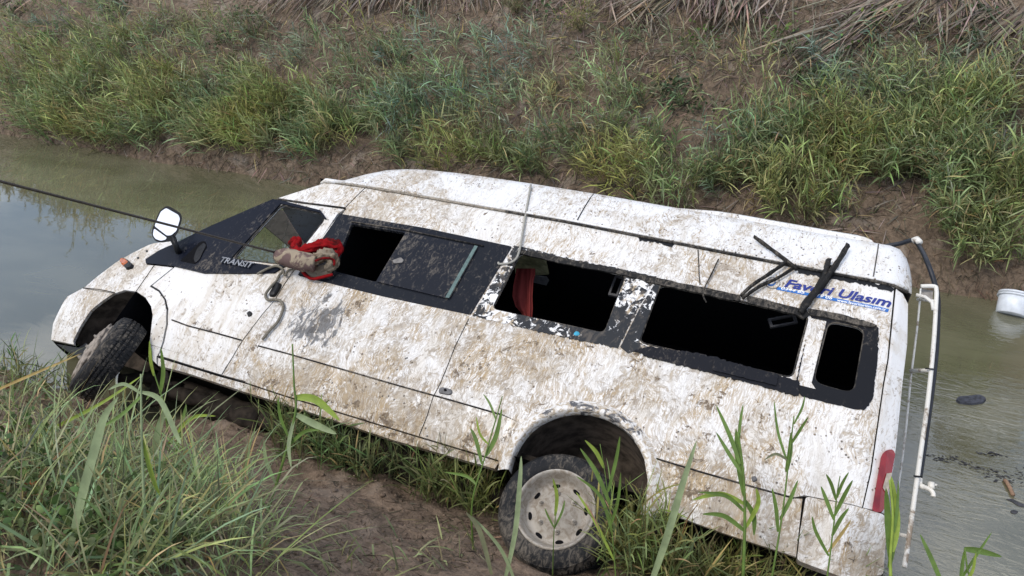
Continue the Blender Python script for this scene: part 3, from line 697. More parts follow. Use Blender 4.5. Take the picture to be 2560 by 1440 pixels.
text('phone_number', '0344 85', (1952, 724), (2012, 736), 6.5, M['dwhite'], strp, -.0055, .25, .02)
text('phone_number', '19 06', (2042, 742), (2080, 750), 6.5, M['dwhite'], strp, -.0055, .25, .02)
text('web_address', 'www.favoriturizm.com.tr', (2092, 754), (2214, 779), 6, M['dwhite'], strp, -.0055, .0, .02)
lg = [onside((vp(1932, 708)[0] + .045 * math.cos(a), vp(1932, 708)[1] + .05 * math.sin(a)), -.004) for a in np.linspace(0, 2 * math.pi, 25)]
tube('logo_ring', lg, .002, M['greyp'], van, 4)
lg = [onside((vp(1928, 706)[0] + .026 * math.cos(a), vp(1928, 706)[1] + .03 * math.sin(a)), -.004) for a in np.linspace(math.pi * 1.05, math.pi * 2.1, 14)]
tube('logo_mark', lg, .008, M['lblue'], van, 5, .3)
text('badge', 'TRANSIT', (553, 660), (633, 675), 13, M['chrome'], van, -.018, .15, .02, .006)
# ---- torn trims hanging over the side
def hang(name, px, wpx, w0, th, mat, ply=1):
    P = [onside(vp(px[i], px[i + 1]), w0) for i in range(0, len(px), 2)]
    for k in range(len(P) - 1): pass
    path = smooth_path(P, 4) if len(P) > 2 else [np.array(P[0]), (np.array(P[0]) + np.array(P[1])) / 2, np.array(P[1])]
    r = wpx / 560.
    return tube(name, path, [r * random.uniform(.85, 1.15) for _ in path], mat, van, 4, th)
TB = muddy_black('torn_rubber_strip', .95, (.017, .017, .017), .6)
hang('torn_rubber_strip', (1884, 602, 1930, 636, 1972, 668, 1990, 684), 11, -.05, .5, TB)
hang('torn_rubber_strip', (1968, 662, 1925, 692, 1880, 722, 1852, 748), 10, -.045, .5, TB)
hang('torn_rubber_strip', (1988, 674, 1940, 704, 1900, 722, 1856, 752), 9, -.035, .5, TB)
hang('torn_rubber_strip', (2118, 622, 2094, 662, 2068, 700, 2040, 738, 2000, 792), 11, -.05, .5, TB)
hang('torn_rubber_strip', (2070, 655, 2060, 690, 2040, 726, 2012, 760, 2000, 785), 12, -.035, .45, TB)
hang('torn_rubber_strip', (2082, 672, 2062, 712, 2030, 748), 10, -.03, .45, TB)
hang('broken_wire', (1796, 652, 1778, 690, 1762, 722, 1758, 742, 1766, 760), 3, -.02, 1., M['rail'])
# ---- rear wheel pair
def wheel(name, c, out, up, r, width, rimr, mat_t, dish, parent, lugs=True, dual=False):
    """c: centre of the outer face; out: outward axis"""
    out = nrm(out); up = np.array(up, float)
    wh = empty(name); wh.parent = parent
    hw = width; s = .012
    prof_t = [(rimr, -.02), (rimr + .004, 0.0), (rimr + .03, .012), (r - .075, .016), (r - .03, .002), (r - .012, -.02), (r - .006, -.036)]
    for g in (.25, .5, .75):
        y = -.036 - (hw - .072) * g; prof_t += [(r, y + s), (r - .009, y + s * .8), (r - .009, y - s * .8), (r, y - s)]
    prof_t += [(r - .006, -hw + .036), (r - .03, -hw), (rimr + .01, -hw)]
    ty = lathe('tyre', prof_t, mat_t, wh, c, out, up, 72)
    # tread lugs across the shoulder
    a = out; b = nrm(up - a * (a @ up)); cc = np.cross(a, b); vs, fs = [], []
    for k in range(64):
        an = 2 * math.pi * k / 64; e = b * math.cos(an) + cc * math.sin(an); t = -b * math.sin(an) + cc * math.cos(an)
        for (y0, y1) in ((-.004, -.036 - (hw - .072) * .2), (-.036 - (hw - .072) * .30, -.036 - (hw - .072) * .46), (-.036 - (hw - .072) * .54, -.036 - (hw - .072) * .70), (-.036 - (hw - .072) * .8, -hw + .004)):
            i0 = len(vs); tw = r * math.pi / 64 * .78
            for (yy, rr) in ((y0, r - (.022 if y0 > -.01 else .004)), (y1, r - (.022 if y1 < -hw + .01 else .004))):
                for q in (-1, 1):
                    p = np.array(c) + a * yy + t * tw * q + t * .012 * (yy / hw); vs.append(p + e * rr); vs.append(p + e * (rr + (.004 if rr < r - .01 else .0065)))
            fs += [(i0 + 1, i0 + 3, i0 + 7, i0 + 5), (i0, i0 + 1, i0 + 5, i0 + 4), (i0 + 2, i0 + 6, i0 + 7, i0 + 3), (i0, i0 + 2, i0 + 3, i0 + 1), (i0 + 4, i0 + 5, i0 + 7, i0 + 6)]
    mk('tread_block', vs, fs, mat_t, ty)['kind'] = 'stuff'
    d = dish
    pr = [(rimr + .016, .004), (rimr + .012, .014), (rimr + .002, .012), (rimr - .006, -.004), (rimr - .014, -.03), (rimr - .022, d * .45), (rimr - .030, d * .8), (rimr - .05, d), (rimr * .66, d + .004), (rimr * .58, d + .018), (rimr * .44, d + .030), (rimr * .42, d + .036), (.055, d + .036), (.05, d + .05), (.035, d + .052), (.002, d + .052)]
    rm = lathe('rim', pr, M['rim'], wh, c, out, up, 56)
    for k in range(8 if lugs else 0):
        an = 2 * math.pi * (k + .5) / 8; e = b * math.cos(an) + cc * math.sin(an); t = -b * math.sin(an) + cc * math.cos(an); p0 = np.array(c) + a * (d + .005) + e * rimr * .755; m = 12
        vs = [p0 + t * .024 * math.cos(q) + e * .012 * math.sin(q) + a * .003 * (1 - math.sin(q)) for q in np.linspace(0, 2 * math.pi, m, endpoint=False)]
        vs2 = [v - a * .01 for v in vs]
        mk('vent_hole', vs + vs2, [tuple(range(m))] + [(i, m + i, m + (i + 1) % m, (i + 1) % m) for i in range(m)], M['dark'], rm)
    for k in range(6):
        an = 2 * math.pi * (k + .3) / 6; e = b * math.cos(an) + cc * math.sin(an); p0 = np.array(c) + a * (d + .028) + e * rimr * .51
        lathe('wheel_nut', [(.017, 0), (.017, .008), (.011, .010), (.011, .026), (.006, .028), (.006, .038), (.001, .038)], M['rim'], rm, p0, out, up, 8, False)
    return wh
RW = vw(1388, 1272, -.03)
w1 = wheel('rear_wheel', RW, (0, -1, 0), HA, .352, .19, .222, M['rubber'], -.10, van)
lathe('inner_tyre', [(.2, 0), (.27, .016), (.33, 0), (.342, -.03), (.342, -.16), (.32, -.19), (.2, -.19)], M['rubber'], van, (RW[0], RW[1] + .23, RW[2]), (0, -1, 0), HA)
tube('rear_axle', [(RW[0], RW[1] + .2, RW[2]), (RW[0], WID - .3, RW[2])], .05, M['under'], van, 10)
lathe('far_rear_tyre', [(.02, -.1), (.2, 0), (.27, .016), (.33, 0), (.342, -.03), (.342, -.38), (.32, -.4), (.05, -.4)], M['rubber'], van, (RW[0], WID - .42, RW[2]), (0, -1, 0), HA)
FWC = vw(262, 892, .02); dl = math.radians(41)
fo = nrm((-math.sin(dl), -math.cos(dl), .05))
wheel('front_wheel', np.array(FWC) + fo * .07, fo, HA, .335, .205, .21, M['rubber'], .02, van)
def crust():
    bm = bmesh.new(); bmesh.ops.create_icosphere(bm, subdivisions=4, radius=1)
    b = np.array(HA); c = np.cross(fo, b)
    for v in bm.verts:
        n = 1 + .22 * noise.noise(v.co * 2.6) + .12 * noise.noise(v.co * 7)
        p = np.array(FWC) + fo * (.085 + v.co.z * .05 * n) + b * (v.co.y * .235 * n - .02) + c * v.co.x * .21 * n; v.co = p
    bmo('mud_crust', bm, plain('drying_mud', (.23, .20, .17), .9, var=.4, nscale=22, bump=.7), van, True)
crust()
lathe('far_front_tyre', [(.02, -.05), (.2, 0), (.33, 0), (.335, -.03), (.335, -.18), (.2, -.2), (.02, -.18)], M['rubber'], van, (FWC[0], WID - .3, FWC[2]), (0, -1, 0), HA)
# ---- underside: rails, tank, shafts
def rough_tube(name, path, r, mat=None, n=14, amp=.25):
    v, f = tube_geo(smooth_path(path, 6), r if not hasattr(r, '__len__') else r, n)
    v = [p + nrm(p - np.mean(v, axis=0)) * 0 + np.array([1, 1, 1]) * 0 for p in v]
    v = [np.array(p) + np.array([nz3(*(np.array(p) * 9)), nz3(*(np.array(p) * 9 + 5)), nz3(*(np.array(p) * 9 + 11))]) * amp * .12 for p in v]
    return mk(name, v, f, mat or M['under'], van, True)
rough_tube('chassis_rail', [(-3.6, .42, .10), (-2, .42, .06), (0, .42, .08), (1.5, .42, .18)], .07)
rough_tube('chassis_rail', [(-3.6, WID - .42, .10), (-2, WID - .42, .06), (0, WID - .42, .08), (1.5, WID - .42, .18)], .07)
rough_tube('gearbox', [(-3.1, .85, .0), (-2.7, .80, -.04), (-2.2, .80, .0)], .20)
rough_tube('prop_shaft', [(-2.2, .85, 0), (-.2, .95, -.02)], .05)
rough_tube('exhaust_pipe', [vw(390, 990, .35), vw(450, 985, .35), vw(500, 1000, .35), vw(560, 1015, .4), vw(640, 1040, .4)], .05)
rough_tube('exhaust_silencer', [vw(520, 1010, .45), vw(580, 1028, .45), vw(660, 1050, .45)], .11)
rough_tube('suspension_arm', [vw(300, 948, .2), vw(380, 950, .3), vw(450, 970, .35)], .045)
rough_tube('brake_hose', [vw(410, 935, .1), vw(416, 950, .1), vw(424, 965, .12)], .016)
rough_tube('fuel_tank', [(-1.9, .5, .12), (-1.5, .5, .1), (-1.0, .5, .12)], .17)
rough_tube('engine_sump', [(-3.75, .9, .2), (-3.4, .9, .12), (-3.1, .9, .1)], .24)
rough_tube('step_bracket', [vw(1618, 1290, .06), vw(1640, 1330, .08), vw(1655, 1370, .1)], .03)
panel('floor_pan', [(-3.6, .2), (1.65, .25), (1.65, .32), (-3.6, .3)], M['under'], van, off=.12, thick=1.5)
panel('mud_flap', L(380, 900, 392, 905, 388, 990, 340, 1000, 352, 950), M['under'], van, off=.12, thick=.03)
# ---- door mirror
mr_ = empty('door_mirror'); mr_.parent = van
mc = np.array(vw(418, 560, -.16)); v_ = nrm(VM @ ray(418, 560)); mnorm = nrm(VM @ nrm((.30, -.62, .72)) - v_)
def mirror_pt(x, y, d=0.):
    r = VM @ ray(x, y); t = ((mc + mnorm * d - CAMV) @ mnorm) / (r @ mnorm); return CAMV + r * t
hs = [(379, 588), (381, 570), (398, 528), (414, 515), (424, 516), (452, 533), (456, 545), (446, 580), (430, 602), (404, 607), (388, 603)]
def plate(name, px, d0, d1, mat, parent, shrink=.8):
    P = [mirror_pt(x, y, d0) for x, y in px]; c = np.mean(P, axis=0); n = len(P)
    vs = P + [c + (p - c) * shrink + mnorm * (d1 - d0) for p in P]; fs = [tuple(range(n)), tuple(range(2 * n - 1, n - 1, -1))] + [(i, n + i, n + (i + 1) % n, (i + 1) % n) for i in range(n)]
    return mk(name, vs, fs, mat, parent)
def rp(px, r=6): return rnd(px, r, 3)
plate('mirror_housing', rp(hs), 0, -.10, M['black'], mr_, .7)
plate('mirror_glass', rp([(386, 565), (402, 529), (415, 520), (446, 537), (450, 547), (441, 577), (428, 588), (417, 589)], 4), .006, .002, M['mirror'], mr_, 1.)
plate('mirror_glass', rp([(385, 571), (417, 594), (414, 599), (402, 602), (388, 597), (382, 587)], 4), .006, .002, M['mirror'], mr_, 1.)
tube('mirror_arm', [tuple(mirror_pt(432, 596, -.03)), vw(440, 615, -.06), onside(vp(447, 632), .0)], [.045, .035, .04], M['black'], mr_, 8, .6)
# ---- rear ladder
lad = empty('rear_ladder'); lad.parent = van
LW = .42
rail = [vw(2302, 716, LW), vw(2335, 716, LW), vw(2341, 726, LW), vw(2340, 760, LW), vw(2334, 860, LW), vw(2320, 1000, LW), vw(2302, 1130, LW), vw(2284, 1260, LW), vw(2270, 1360, LW), vw(2261, 1418, LW)]
tube('ladder_rail', smooth_path(rail, 5), .0145, M['white'], lad, 8)
thin = [vw(2302, 722, LW + .42), vw(2296, 790, LW + .42), vw(2288, 860, LW + .42), vw(2279, 930, LW + .42), vw(2275, 965, LW + .42), vw(2266, 1060, LW + .42), vw(2254, 1160, LW + .42), vw(2237, 1270, LW + .42)]
tube('ladder_rail', smooth_path(thin, 5), .0075, M['white'], lad, 6)
for (a, b, r0) in (((2295, 748), (2332, 752), .012), ((2278, 927), (2323, 926), .015), ((2212, 1328), (2266, 1340), .014)):
    tube('ladder_rung', [vw(*a, LW + .42), vw(*b, LW)], [r0, r0 * .8], M['white'], lad, 8)
tube('ladder_bracket', [vw(2290, 737, LW), vw(2312, 742, LW), vw(2330, 756, LW), vw(2333, 775, LW)], .012, M['white'], lad, 8)
flat = [vw(2304, 722, LW + .05), vw(2333, 727, LW + .05), vw(2331, 752, LW + .05), vw(2302, 744, LW + .05)]
mk('ladder_plate', flat + [(p[0], p[1] + .006, p[2]) for p in flat], [(0, 1, 2, 3), (7, 6, 5, 4), (0, 4, 5, 1), (1, 5, 6, 2), (2, 6, 7, 3), (3, 7, 4, 0)], plain('ladder_plate_grey', (.25, .235, .22), .6), lad)
# ------------------------------------------------------------ things on and around the van (world space)
def vw_world(p): return VO + vU * p[0] + vW * p[1] + vH * p[2]
def sp_(x, y, off=0.): return vw_world(onside(vp(x, y, off), off))
# steel cable from a stake up the near bank to the window pillar
cab_end = sp_(700, 634, -.16); r0 = ray(-8, 451); cab_a = CAM + r0 * 4.35
dirc = cab_a - cab_end; k = 1.0
while True:
    p = cab_end + dirc * k
    if p[2] < near_z(p[0], p[1], False) + .05 or k > 2.2: break
    k += .02
stake_top = cab_end + dirc * k
cable = empty('tow_cable', tuple(cab_end)); tag(cable, 'taut dark steel tow cable stretched to the window pillar', 'cable')
def wtube(name, path, r, mat, parent, n=8, flat=1.):
    o0 = np.array(parent.location) if parent is not None else 0
    return tube(name, [np.array(p) - o0 for p in path], r, mat, parent, n, flat)
path = [cab_end + (stake_top - cab_end) * t + np.array([0, 0, -.10 * math.sin(math.pi * min(1, t))]) * 0 for t in np.linspace(0, 1, 40)]
wtube('cable_strand', path, .0085, M['cable'], cable, 7)
wtube('cable_clamp', [cab_end - nrm(dirc) * .01, cab_end + nrm(dirc) * .05], .018, M['cable'], cable, 8)
pst = empty('anchor_post', (stake_top[0], stake_top[1], near_z(stake_top[0], stake_top[1])))
tag(pst, 'short weathered wooden post holding the tow cable on the near bank', 'post')
gzz = near_z(stake_top[0], stake_top[1])
wtube('post_shaft', [(stake_top[0], stake_top[1], gzz - .3), (stake_top[0], stake_top[1], stake_top[2] - .1), (stake_top[0], stake_top[1], stake_top[2] + .18)], .06, M['stick'], pst, 9)
wtube('post_lashing', [(stake_top[0], stake_top[1], stake_top[2] - .05), (stake_top[0], stake_top[1], stake_top[2] + .05)], .07, M['cable'], pst, 10)
# padded sleeve round the end of the cable and the red blanket it is tied with
def lump(name, path, rad, mat, parent, n=18, amp=.3, fr=9., flat=1.):
    v, f = tube_geo(smooth_path(path, 6), [1] * ((len(path) - 1) * 6 + 1), n, 1.)
    m = (len(path) - 1) * 6 + 1; P = smooth_path(path, 6); R_ = np.interp(np.linspace(0, len(rad) - 1, m), range(len(rad)), rad); out = []
    for i in range(m):
        for kk in range(n):
            d = np.array(v[i * n + kk]) - P[i]; q = P[i] * fr * 1.5 + d * 3.4; s_ = R_[i] * (1 + amp * noise.noise(Vector(q)) + amp * .5 * noise.noise(Vector(q * 2.7)))
            out.append(P[i] + d * s_ - np.array(parent.location if parent is not None else (0, 0, 0)))
    return mk(name, out, f, mat, parent, True)
slv = lump('padded_sleeve', [sp_(693, 641, -.15), sp_(712, 643, -.16), sp_(735, 649, -.16), sp_(762, 655, -.15), sp_(788, 660, -.13)], [.045, .068, .072, .074, .06], M['sleeve'], cable, 20, .16, 12)
blanket = empty('blanket', tuple(sp_(800, 650, -.06))); tag(blanket, 'red fleece blanket, half soaked in mud, knotted through the front side window', 'blanket')
lump('folded_edge', [sp_(724, 612, -.08), sp_(735, 602, -.1), sp_(745, 603, -.1), sp_(738, 622, -.12), sp_(752, 634, -.14)], [.015, .03, .03, .036, .03], M['red'], blanket, 28, .6, 16)
lump('folded_edge', [sp_(738, 634, -.13), sp_(765, 626, -.14), sp_(800, 614, -.13), sp_(830, 612, -.11), sp_(846, 622, -.08), sp_(838, 642, -.06)], [.02, .036, .042, .044, .04, .018], M['red'], blanket, 30, .6, 15)
lump('muddy_fold', [sp_(785, 652, -.13), sp_(805, 640, -.15), sp_(828, 640, -.13), sp_(832, 662, -.09), sp_(815, 672, -.07)], [.035, .045, .042, .04, .025], M['mudcloth'], blanket, 30, .65, 15)
def drape(name, px, off, mat, parent, sub=14, amp=.02, edge=None):
    """a hanging piece of cloth: four corners in the photograph, ruffled"""
    P = [sp_(px[i][0], px[i][1], off[i]) for i in range(4)]; vs, fs = [], []
    o0 = np.array(parent.location) if parent is not None else 0
    for j in range(sub + 1):
        for i in range(sub + 1):
            s_, t = i / sub, j / sub; p = (P[0] * (1 - s_) + P[1] * s_) * (1 - t) + (P[3] * (1 - s_) + P[2] * s_) * t
            p = p - vW * amp * (math.sin(s_ * 9 + t * 2) + .6 * noise.noise(Vector((s_ * 4, t * 4, 1)))) * (.4 + t); vs.append(p - o0)
    n = sub + 1
    for j in range(sub):
        for i in range(sub): fs.append((j * n + i, j * n + i + 1, j * n + n + i + 1, j * n + n + i))
    back = [np.array(v) + vW * .006 for v in vs]; b = len(vs); fs += [tuple(b + i for i in reversed(f)) for f in fs]
    ring = [i for i in range(n)] + [j * n + n - 1 for j in range(1, n)] + [(n - 1) * n + i for i in range(n - 2, -1, -1)] + [j * n for j in range(n - 2, 0, -1)]
    for i in range(len(ring)): a, c = ring[i], ring[(i + 1) % len(ring)]; fs.append((c, a, b + a, b + c))
    return mk(name, vs + back, fs, mat, parent, True)
drape('hanging_corner', [(752, 668), (815, 662), (832, 686), (778, 694)], [-.08, -.08, -.02, -.02], M['mudcloth'], blanket, amp=.012)
wtube('red_hem', smooth_path([sp_(752, 672, -.07), sp_(764, 688, -.05), sp_(780, 697, -.04), sp_(800, 694, -.05), sp_(832, 686, -.04)], 5), .012, M['red'], blanket, 7)
wtube('red_hem', smooth_path([sp_(788, 652, -.19), sp_(812, 645, -.205), sp_(834, 650, -.16), sp_(835, 664, -.13)], 5), .009, M['red'], blanket, 7)
# ropes
def rope(name, pts, r, mat, label, off=-.02):
    P = [sp_(p[0], p[1], off if len(p) < 3 else p[2]) for p in pts]; base = P[-1]; P = smooth_path(P, 6)
    o = tube(name, [p - base for p in P], r, mat, None, 7); o.location = tuple(base); return tag(o, label, 'rope')
rope('hanging_rope', [(707, 678, -.03), (698, 689), (691, 702), (676, 718, -.045), (664, 736, -.02), (669, 749), (689, 749), (702, 753), (708, 767), (702, 789), (691, 809), (676, 824), (656, 849)], .0105, M['rope'],
     'dirty braided rope looping past the black door handle down the white door')
rope('knotted_rope', [(643, 685, -.03), (668, 672, -.03), (690, 665, -.03), (706, 672, -.04), (712, 688, -.03), (722, 676, -.05), (740, 672, -.05), (760, 668, -.08)], .009, M['rope'], 'short frayed rope end knotted below the cable sleeve')
thin_top = (vp(1325, 470)[0], 0)
tr = [vw_world(vw(1327, 462, .20)), sp_(1310, 560, -.02), sp_(1297, 632, -.03), sp_(1280, 655, -.02), sp_(1250, 660, -.015), sp_(1246, 656, -.012)]
base = tr[1]; o = tube('roof_rope', [np.array(p) - base for p in smooth_path(tr, 5)], .0085, M['cord'], None, 6); o.location = tuple(base)
tag(o, 'thin grey rope running straight over the white roof to a window corner', 'rope')
# red curtain inside the third window
cur = empty('curtain', tuple(vw_world(vw(1308, 672, .36)))); tag(cur, 'dull red curtain hanging inside the dark open window', 'curtain')
def curtain(px, w, name):
    o0 = np.array(cur.location); vs, fs = [], []; m = 10
    for j, (xl, xr, y) in enumerate(px):
        for i in range(m + 1):
            s_ = i / m; q = vw(xl + (xr - xl) * s_, y, w + .012 * math.sin(s_ * 8 + j * .3)); vs.append(vw_world(q) - o0)
    n = m + 1
    for j in range(len(px) - 1):
        for i in range(m): fs.append((j * n + i, j * n + i + 1, j * n + n + i + 1, j * n + n + i))
    b = len(vs); vs += [v + vW * .008 for v in vs]; fs += [tuple(b + i for i in reversed(f)) for f in fs]
    return mk(name, vs, fs, M['redcurt'], cur, True)
curtain([(1291, 1318, 671), (1288, 1318, 690), (1283, 1318, 715), (1281, 1319, 740), (1288, 1320, 765), (1303, 1322, 782), (1312, 1324, 798)], .36, 'curtain_panel')
curtain([(1315, 1338, 671), (1317, 1338, 683), (1317, 1333, 705), (1318, 1331, 740), (1319, 1332, 770), (1320, 1330, 798)], .33, 'curtain_panel')
# water hose tied along the ladder, with its tap
hose = empty('water_hose', tuple(vw_world(vw(2292, 1195, .40)))); tag(hose, 'black water hose with a white plastic tap tied along the white ladder', 'hose')
HW = .47
hp = [vw_world(vw(2212, 616, .75)), vw_world(vw(2250, 609, .7)), vw_world(vw(2284, 601, .62)), vw_world(vw(2302, 622, .55)), vw_world(vw(2318, 655, HW)), vw_world(vw(2334, 700, HW)), vw_world(vw(2344, 745, HW)), vw_world(vw(2344, 800, HW)), vw_world(vw(2340, 880, HW)), vw_world(vw(2329, 980, HW)), vw_world(vw(2311, 1110, HW)), vw_world(vw(2298, 1195, HW))]
wtube('hose_tube', smooth_path(hp, 6), .017, M['hose'], hose, 9)
wtube('hose_elbow', [vw_world(vw(2283, 602, .6)), vw_world(vw(2292, 598, .58)), vw_world(vw(2299, 606, .55))], .023, M['white'], hose, 9)
tapp = plain('tap_white_plastic', (.68, .66, .60), .4, var=.15)
tap = wtube('tap', smooth_path([vw_world(vw(2299, 1196, HW)), vw_world(vw(2299, 1212, HW)), vw_world(vw(2308, 1217, HW)), vw_world(vw(2322, 1222, HW)), vw_world(vw(2332, 1232, HW)), vw_world(vw(2333, 1242, HW))], 4), [.017] * 9 + [.014] * 12, tapp, hose, 9)
wtube('tap_handle', [vw_world(vw(2328, 1222, HW)), vw_world(vw(2328, 1207, HW))], [.018, .021], tapp, hose, 9)
wtube('tap_lever', [vw_world(vw(2330, 1211, HW)), vw_world(vw(2342, 1213, HW))], .008, tapp, hose, 7)
for q in ((2325, 921), (2296, 1190)): wtube('cable_tie', [vw_world(vw(q[0] - 12, q[1], LW - .025)), vw_world(vw(q[0] + 10, q[1] + 2, LW - .025))], .005, M['black'], hose, 6)
# bucket lying half sunk by the far bank
bk_c = water_pt(2527, 782); 
bk = empty('bucket', (bk_c[0], bk_c[1], 0)); tag(bk, 'white plastic bucket floating tilted near the far bank', 'bucket')
bax = nrm(np.array([.10, .62, .78]) ); bup = np.array([1, 0, 0])
bo = np.array([0.01, -.03, -.02])
lathe('bucket_body', [(.0, .005), (.135, .0), (.142, .006), (.150, .10), (.158, .215), (.150, .215), (.138, .03), (.0, .02)], M['bucket'], bk, bo, bax, bup, 40)
lathe('bucket_rim', [(.158, .175), (.171, .178), (.171, .192), (.160, .196)], M['bucket'], bk, bo, bax, bup, 40)
lathe('bucket_lid', [(.0, .226), (.14, .226), (.168, .220), (.170, .204), (.160, .200)], M['bucket'], bk, bo, bax, bup, 40)
# floating rubbish
def disc(name, px, pts, h, mat, label, cat, group=None, nscale=3.):
    c = water_pt(*px); P = [water_pt(x, y) - c for x, y in pts]; n = len(P); cc = np.mean(P, axis=0)
    vs = [p + np.array([0, 0, -.01]) for p in P] + [p * .93 + cc * .07 + np.array([0, 0, h]) for p in P] + [cc + np.array([0, 0, h * 1.2])]
    fs = [(i, (i + 1) % n, n + (i + 1) % n, n + i) for i in range(n)] + [(n + i, n + (i + 1) % n, 2 * n) for i in range(n)]
    o = mk(name, vs, fs, mat, None); o.location = tuple(c); return tag(o, label, cat, group)
so_ = disc('shoe_sole', (2425, 1002), rp([(2387, 1002), (2393, 995), (2420, 993), (2450, 989), (2468, 1000), (2460, 1009), (2430, 1014), (2395, 1010)], 8), .018, plain('dark_ribbed_rubber', (.035, .038, .05), .7, var=.6, nscale=40), 'dark rubber shoe sole floating on the grey water', 'sole')
def twig(name, pts, r, mat, label, cat='stick', group=None, fz=None):
    c = np.array(pts[0]); o = tube(name, [np.array(p) - c for p in smooth_path(pts, 4)], r, mat, None, 6); o.location = tuple(c); return tag(o, label, cat, group)
twig('floating_stick', [water_pt(2512, 1200, .01), water_pt(2522, 1215, .015), water_pt(2533, 1238, .01)], .014, plain('pale_bark', (.22, .14, .09), .8, var=.4), 'pale brown stick floating among dark scum')
disc('dark_leaf', (2545, 1255), rp([(2512, 1248), (2530, 1247), (2545, 1255), (2562, 1262), (2562, 1270), (2545, 1266), (2530, 1256)], 4), .004, M['debris'], 'curled dark leaf floating beside the pale stick', 'leaf')
disc('dark_leaf', (2535, 1280), rp([(2524, 1278), (2534, 1275), (2547, 1280), (2540, 1286), (2528, 1284)], 3), .004, M['debris'], 'small oval dark leaf floating below the curled one', 'leaf')
def scum(centers, n):
    vs, fs = [], []
    for (cx, cy, rx, ry, sl_) in centers:
        for i in range(n):
            a = random.gauss(0, .5); x = cx + rx * a; y = cy + ry * random.gauss(0, .5) + sl_ * rx * a; c = water_pt(x, y, .003); l = random.uniform(.004, .022); an = random.gauss(0, .5); w = random.uniform(.15, .5)
            d = np.array([math.cos(an), math.sin(an), 0]) * l; e = np.array([-math.sin(an), math.cos(an), 0]) * l * w; b = len(vs); vs += [c - d, c + e, c + d, c - e]; fs.append((b, b + 3, b + 2, b + 1))
    o = mk('floating_scum', vs, fs, M['debris']); tag(o, 'dark flecks of scum and plant bits floating on the water', 'scum', kind='stuff')
scum([(2355, 1145, 45, 10, .12), (2430, 1165, 60, 9, .28), (2500, 1195, 50, 14, .35), (2480, 1135, 35, 6, .1), (2560, 1190, 40, 20, 0)], 42)
lc = [];
for i in range(60): lc.append((random.uniform(20, 800), random.uniform(360, 440), 1, 1, 0))
# ------------------------------------------------------------ vegetation
class Blades:
    """long thin leaves gathered into one mesh, with a colour for each vertex"""
    def __init__(s): s.v, s.f4, s.f3, s.c, s.n = [], [], [], [], 0
    def add(s, base, d, length, width, droop, col, side=None, fold=.0, wave=0.):
        N = len(base)
        if N == 0: return
        base = np.asarray(base, float); d = np.asarray(d, float); d /= np.linalg.norm(d, axis=1)[:, None]
        length = np.broadcast_to(length, N)[:, None]; width = np.broadcast_to(width, N)[:, None]; droop = np.broadcast_to(droop, N)[:, None]
        if side is None:
            sd = np.cross(d, RNG.normal(0, 1, (N, 3)) * .5 + np.array([0, 0, .6])); sd /= np.linalg.norm(sd, axis=1)[:, None] + 1e-9
        else: sd = side
        prof_ = ((0., .45), (.25, 1.), (.55, .85), (.8, .5)); rows = []; g = np.array([0, 0, -1.])
        tw = RNG.normal(0, .35, (N, 1))
        for t, wd_ in prof_:
            p = base + d * length * t * (1 - .25 * droop * t) + g * length * droop * t * t
            s2 = sd + np.cross(d, sd) * tw * t * 2
            rows += [p - s2 * width * wd_ * .5, p + s2 * width * wd_ * .5]
        tip = base + d * length * (1 - .25 * droop) + g * length * droop
        rows.append(tip); V = np.stack(rows, 1).reshape(-1, 3); b = s.n + np.arange(N)[:, None] * 9
        for k in range(3): s.f4.append(b + np.array([2 * k, 2 * k + 1, 2 * k + 3, 2 * k + 2]))
        s.f3.append(b + np.array([6, 7, 8])); s.v.append(V)
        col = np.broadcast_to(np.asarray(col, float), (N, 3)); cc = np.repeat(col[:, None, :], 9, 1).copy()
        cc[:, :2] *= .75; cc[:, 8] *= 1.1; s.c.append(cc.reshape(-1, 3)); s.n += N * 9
    def build(s, name, mat, origin=(0, 0, 0), parent=None):
        V = np.concatenate(s.v) - np.array(origin); f4 = np.concatenate(s.f4); f3 = np.concatenate(s.f3); me = bpy.data.meshes.new(name)
        me.vertices.add(len(V)); me.vertices.foreach_set('co', V.astype(np.float32).ravel())
        nl = f4.size + f3.size; me.loops.add(nl); me.loops.foreach_set('vertex_index', np.concatenate([f4.ravel(), f3.ravel()]).astype(np.int32))
        npoly = len(f4) + len(f3); me.polygons.add(npoly)
        st = np.concatenate([np.arange(len(f4)) * 4, f4.size + np.arange(len(f3)) * 3]).astype(np.int32); me.polygons.foreach_set('loop_start', st)
        me.update(calc_edges=True); me.validate()
        at = me.attributes.new('col', 'FLOAT_COLOR', 'POINT'); C = np.ones((len(V), 4), np.float32); C[:, :3] = np.concatenate(s.c); at.data.foreach_set('color', C.ravel())
        me.materials.append(mat); o = bpy.data.objects.new(name, me); link(o, parent)
        if parent is None: o.location = origin
        return o
def jitc(col, N, v=.25, hue=.1):
    c = np.array(col)[None, :] * (1 + RNG.normal(0, v, (N, 1))) * (1 + RNG.normal(0, hue, (N, 3))); return np.clip(c, .008, .6)
GREEN, BLUEG, OLIVE, YEL, STRAW, DEAD, DEADD = (.285, .335, .145), (.30, .345, .205), (.16, .17, .085), (.21, .23, .06), (.44, .34, .16), (.26, .21, .17), (.13, .105, .085)
def unit(N, zlo=.2): 
    a = RNG.uniform(0, 2 * math.pi, N); z = RNG.uniform(zlo, 1, N); r = np.sqrt(1 - z * z * .99); return np.stack([r * np.cos(a), r * np.sin(a), z], 1)
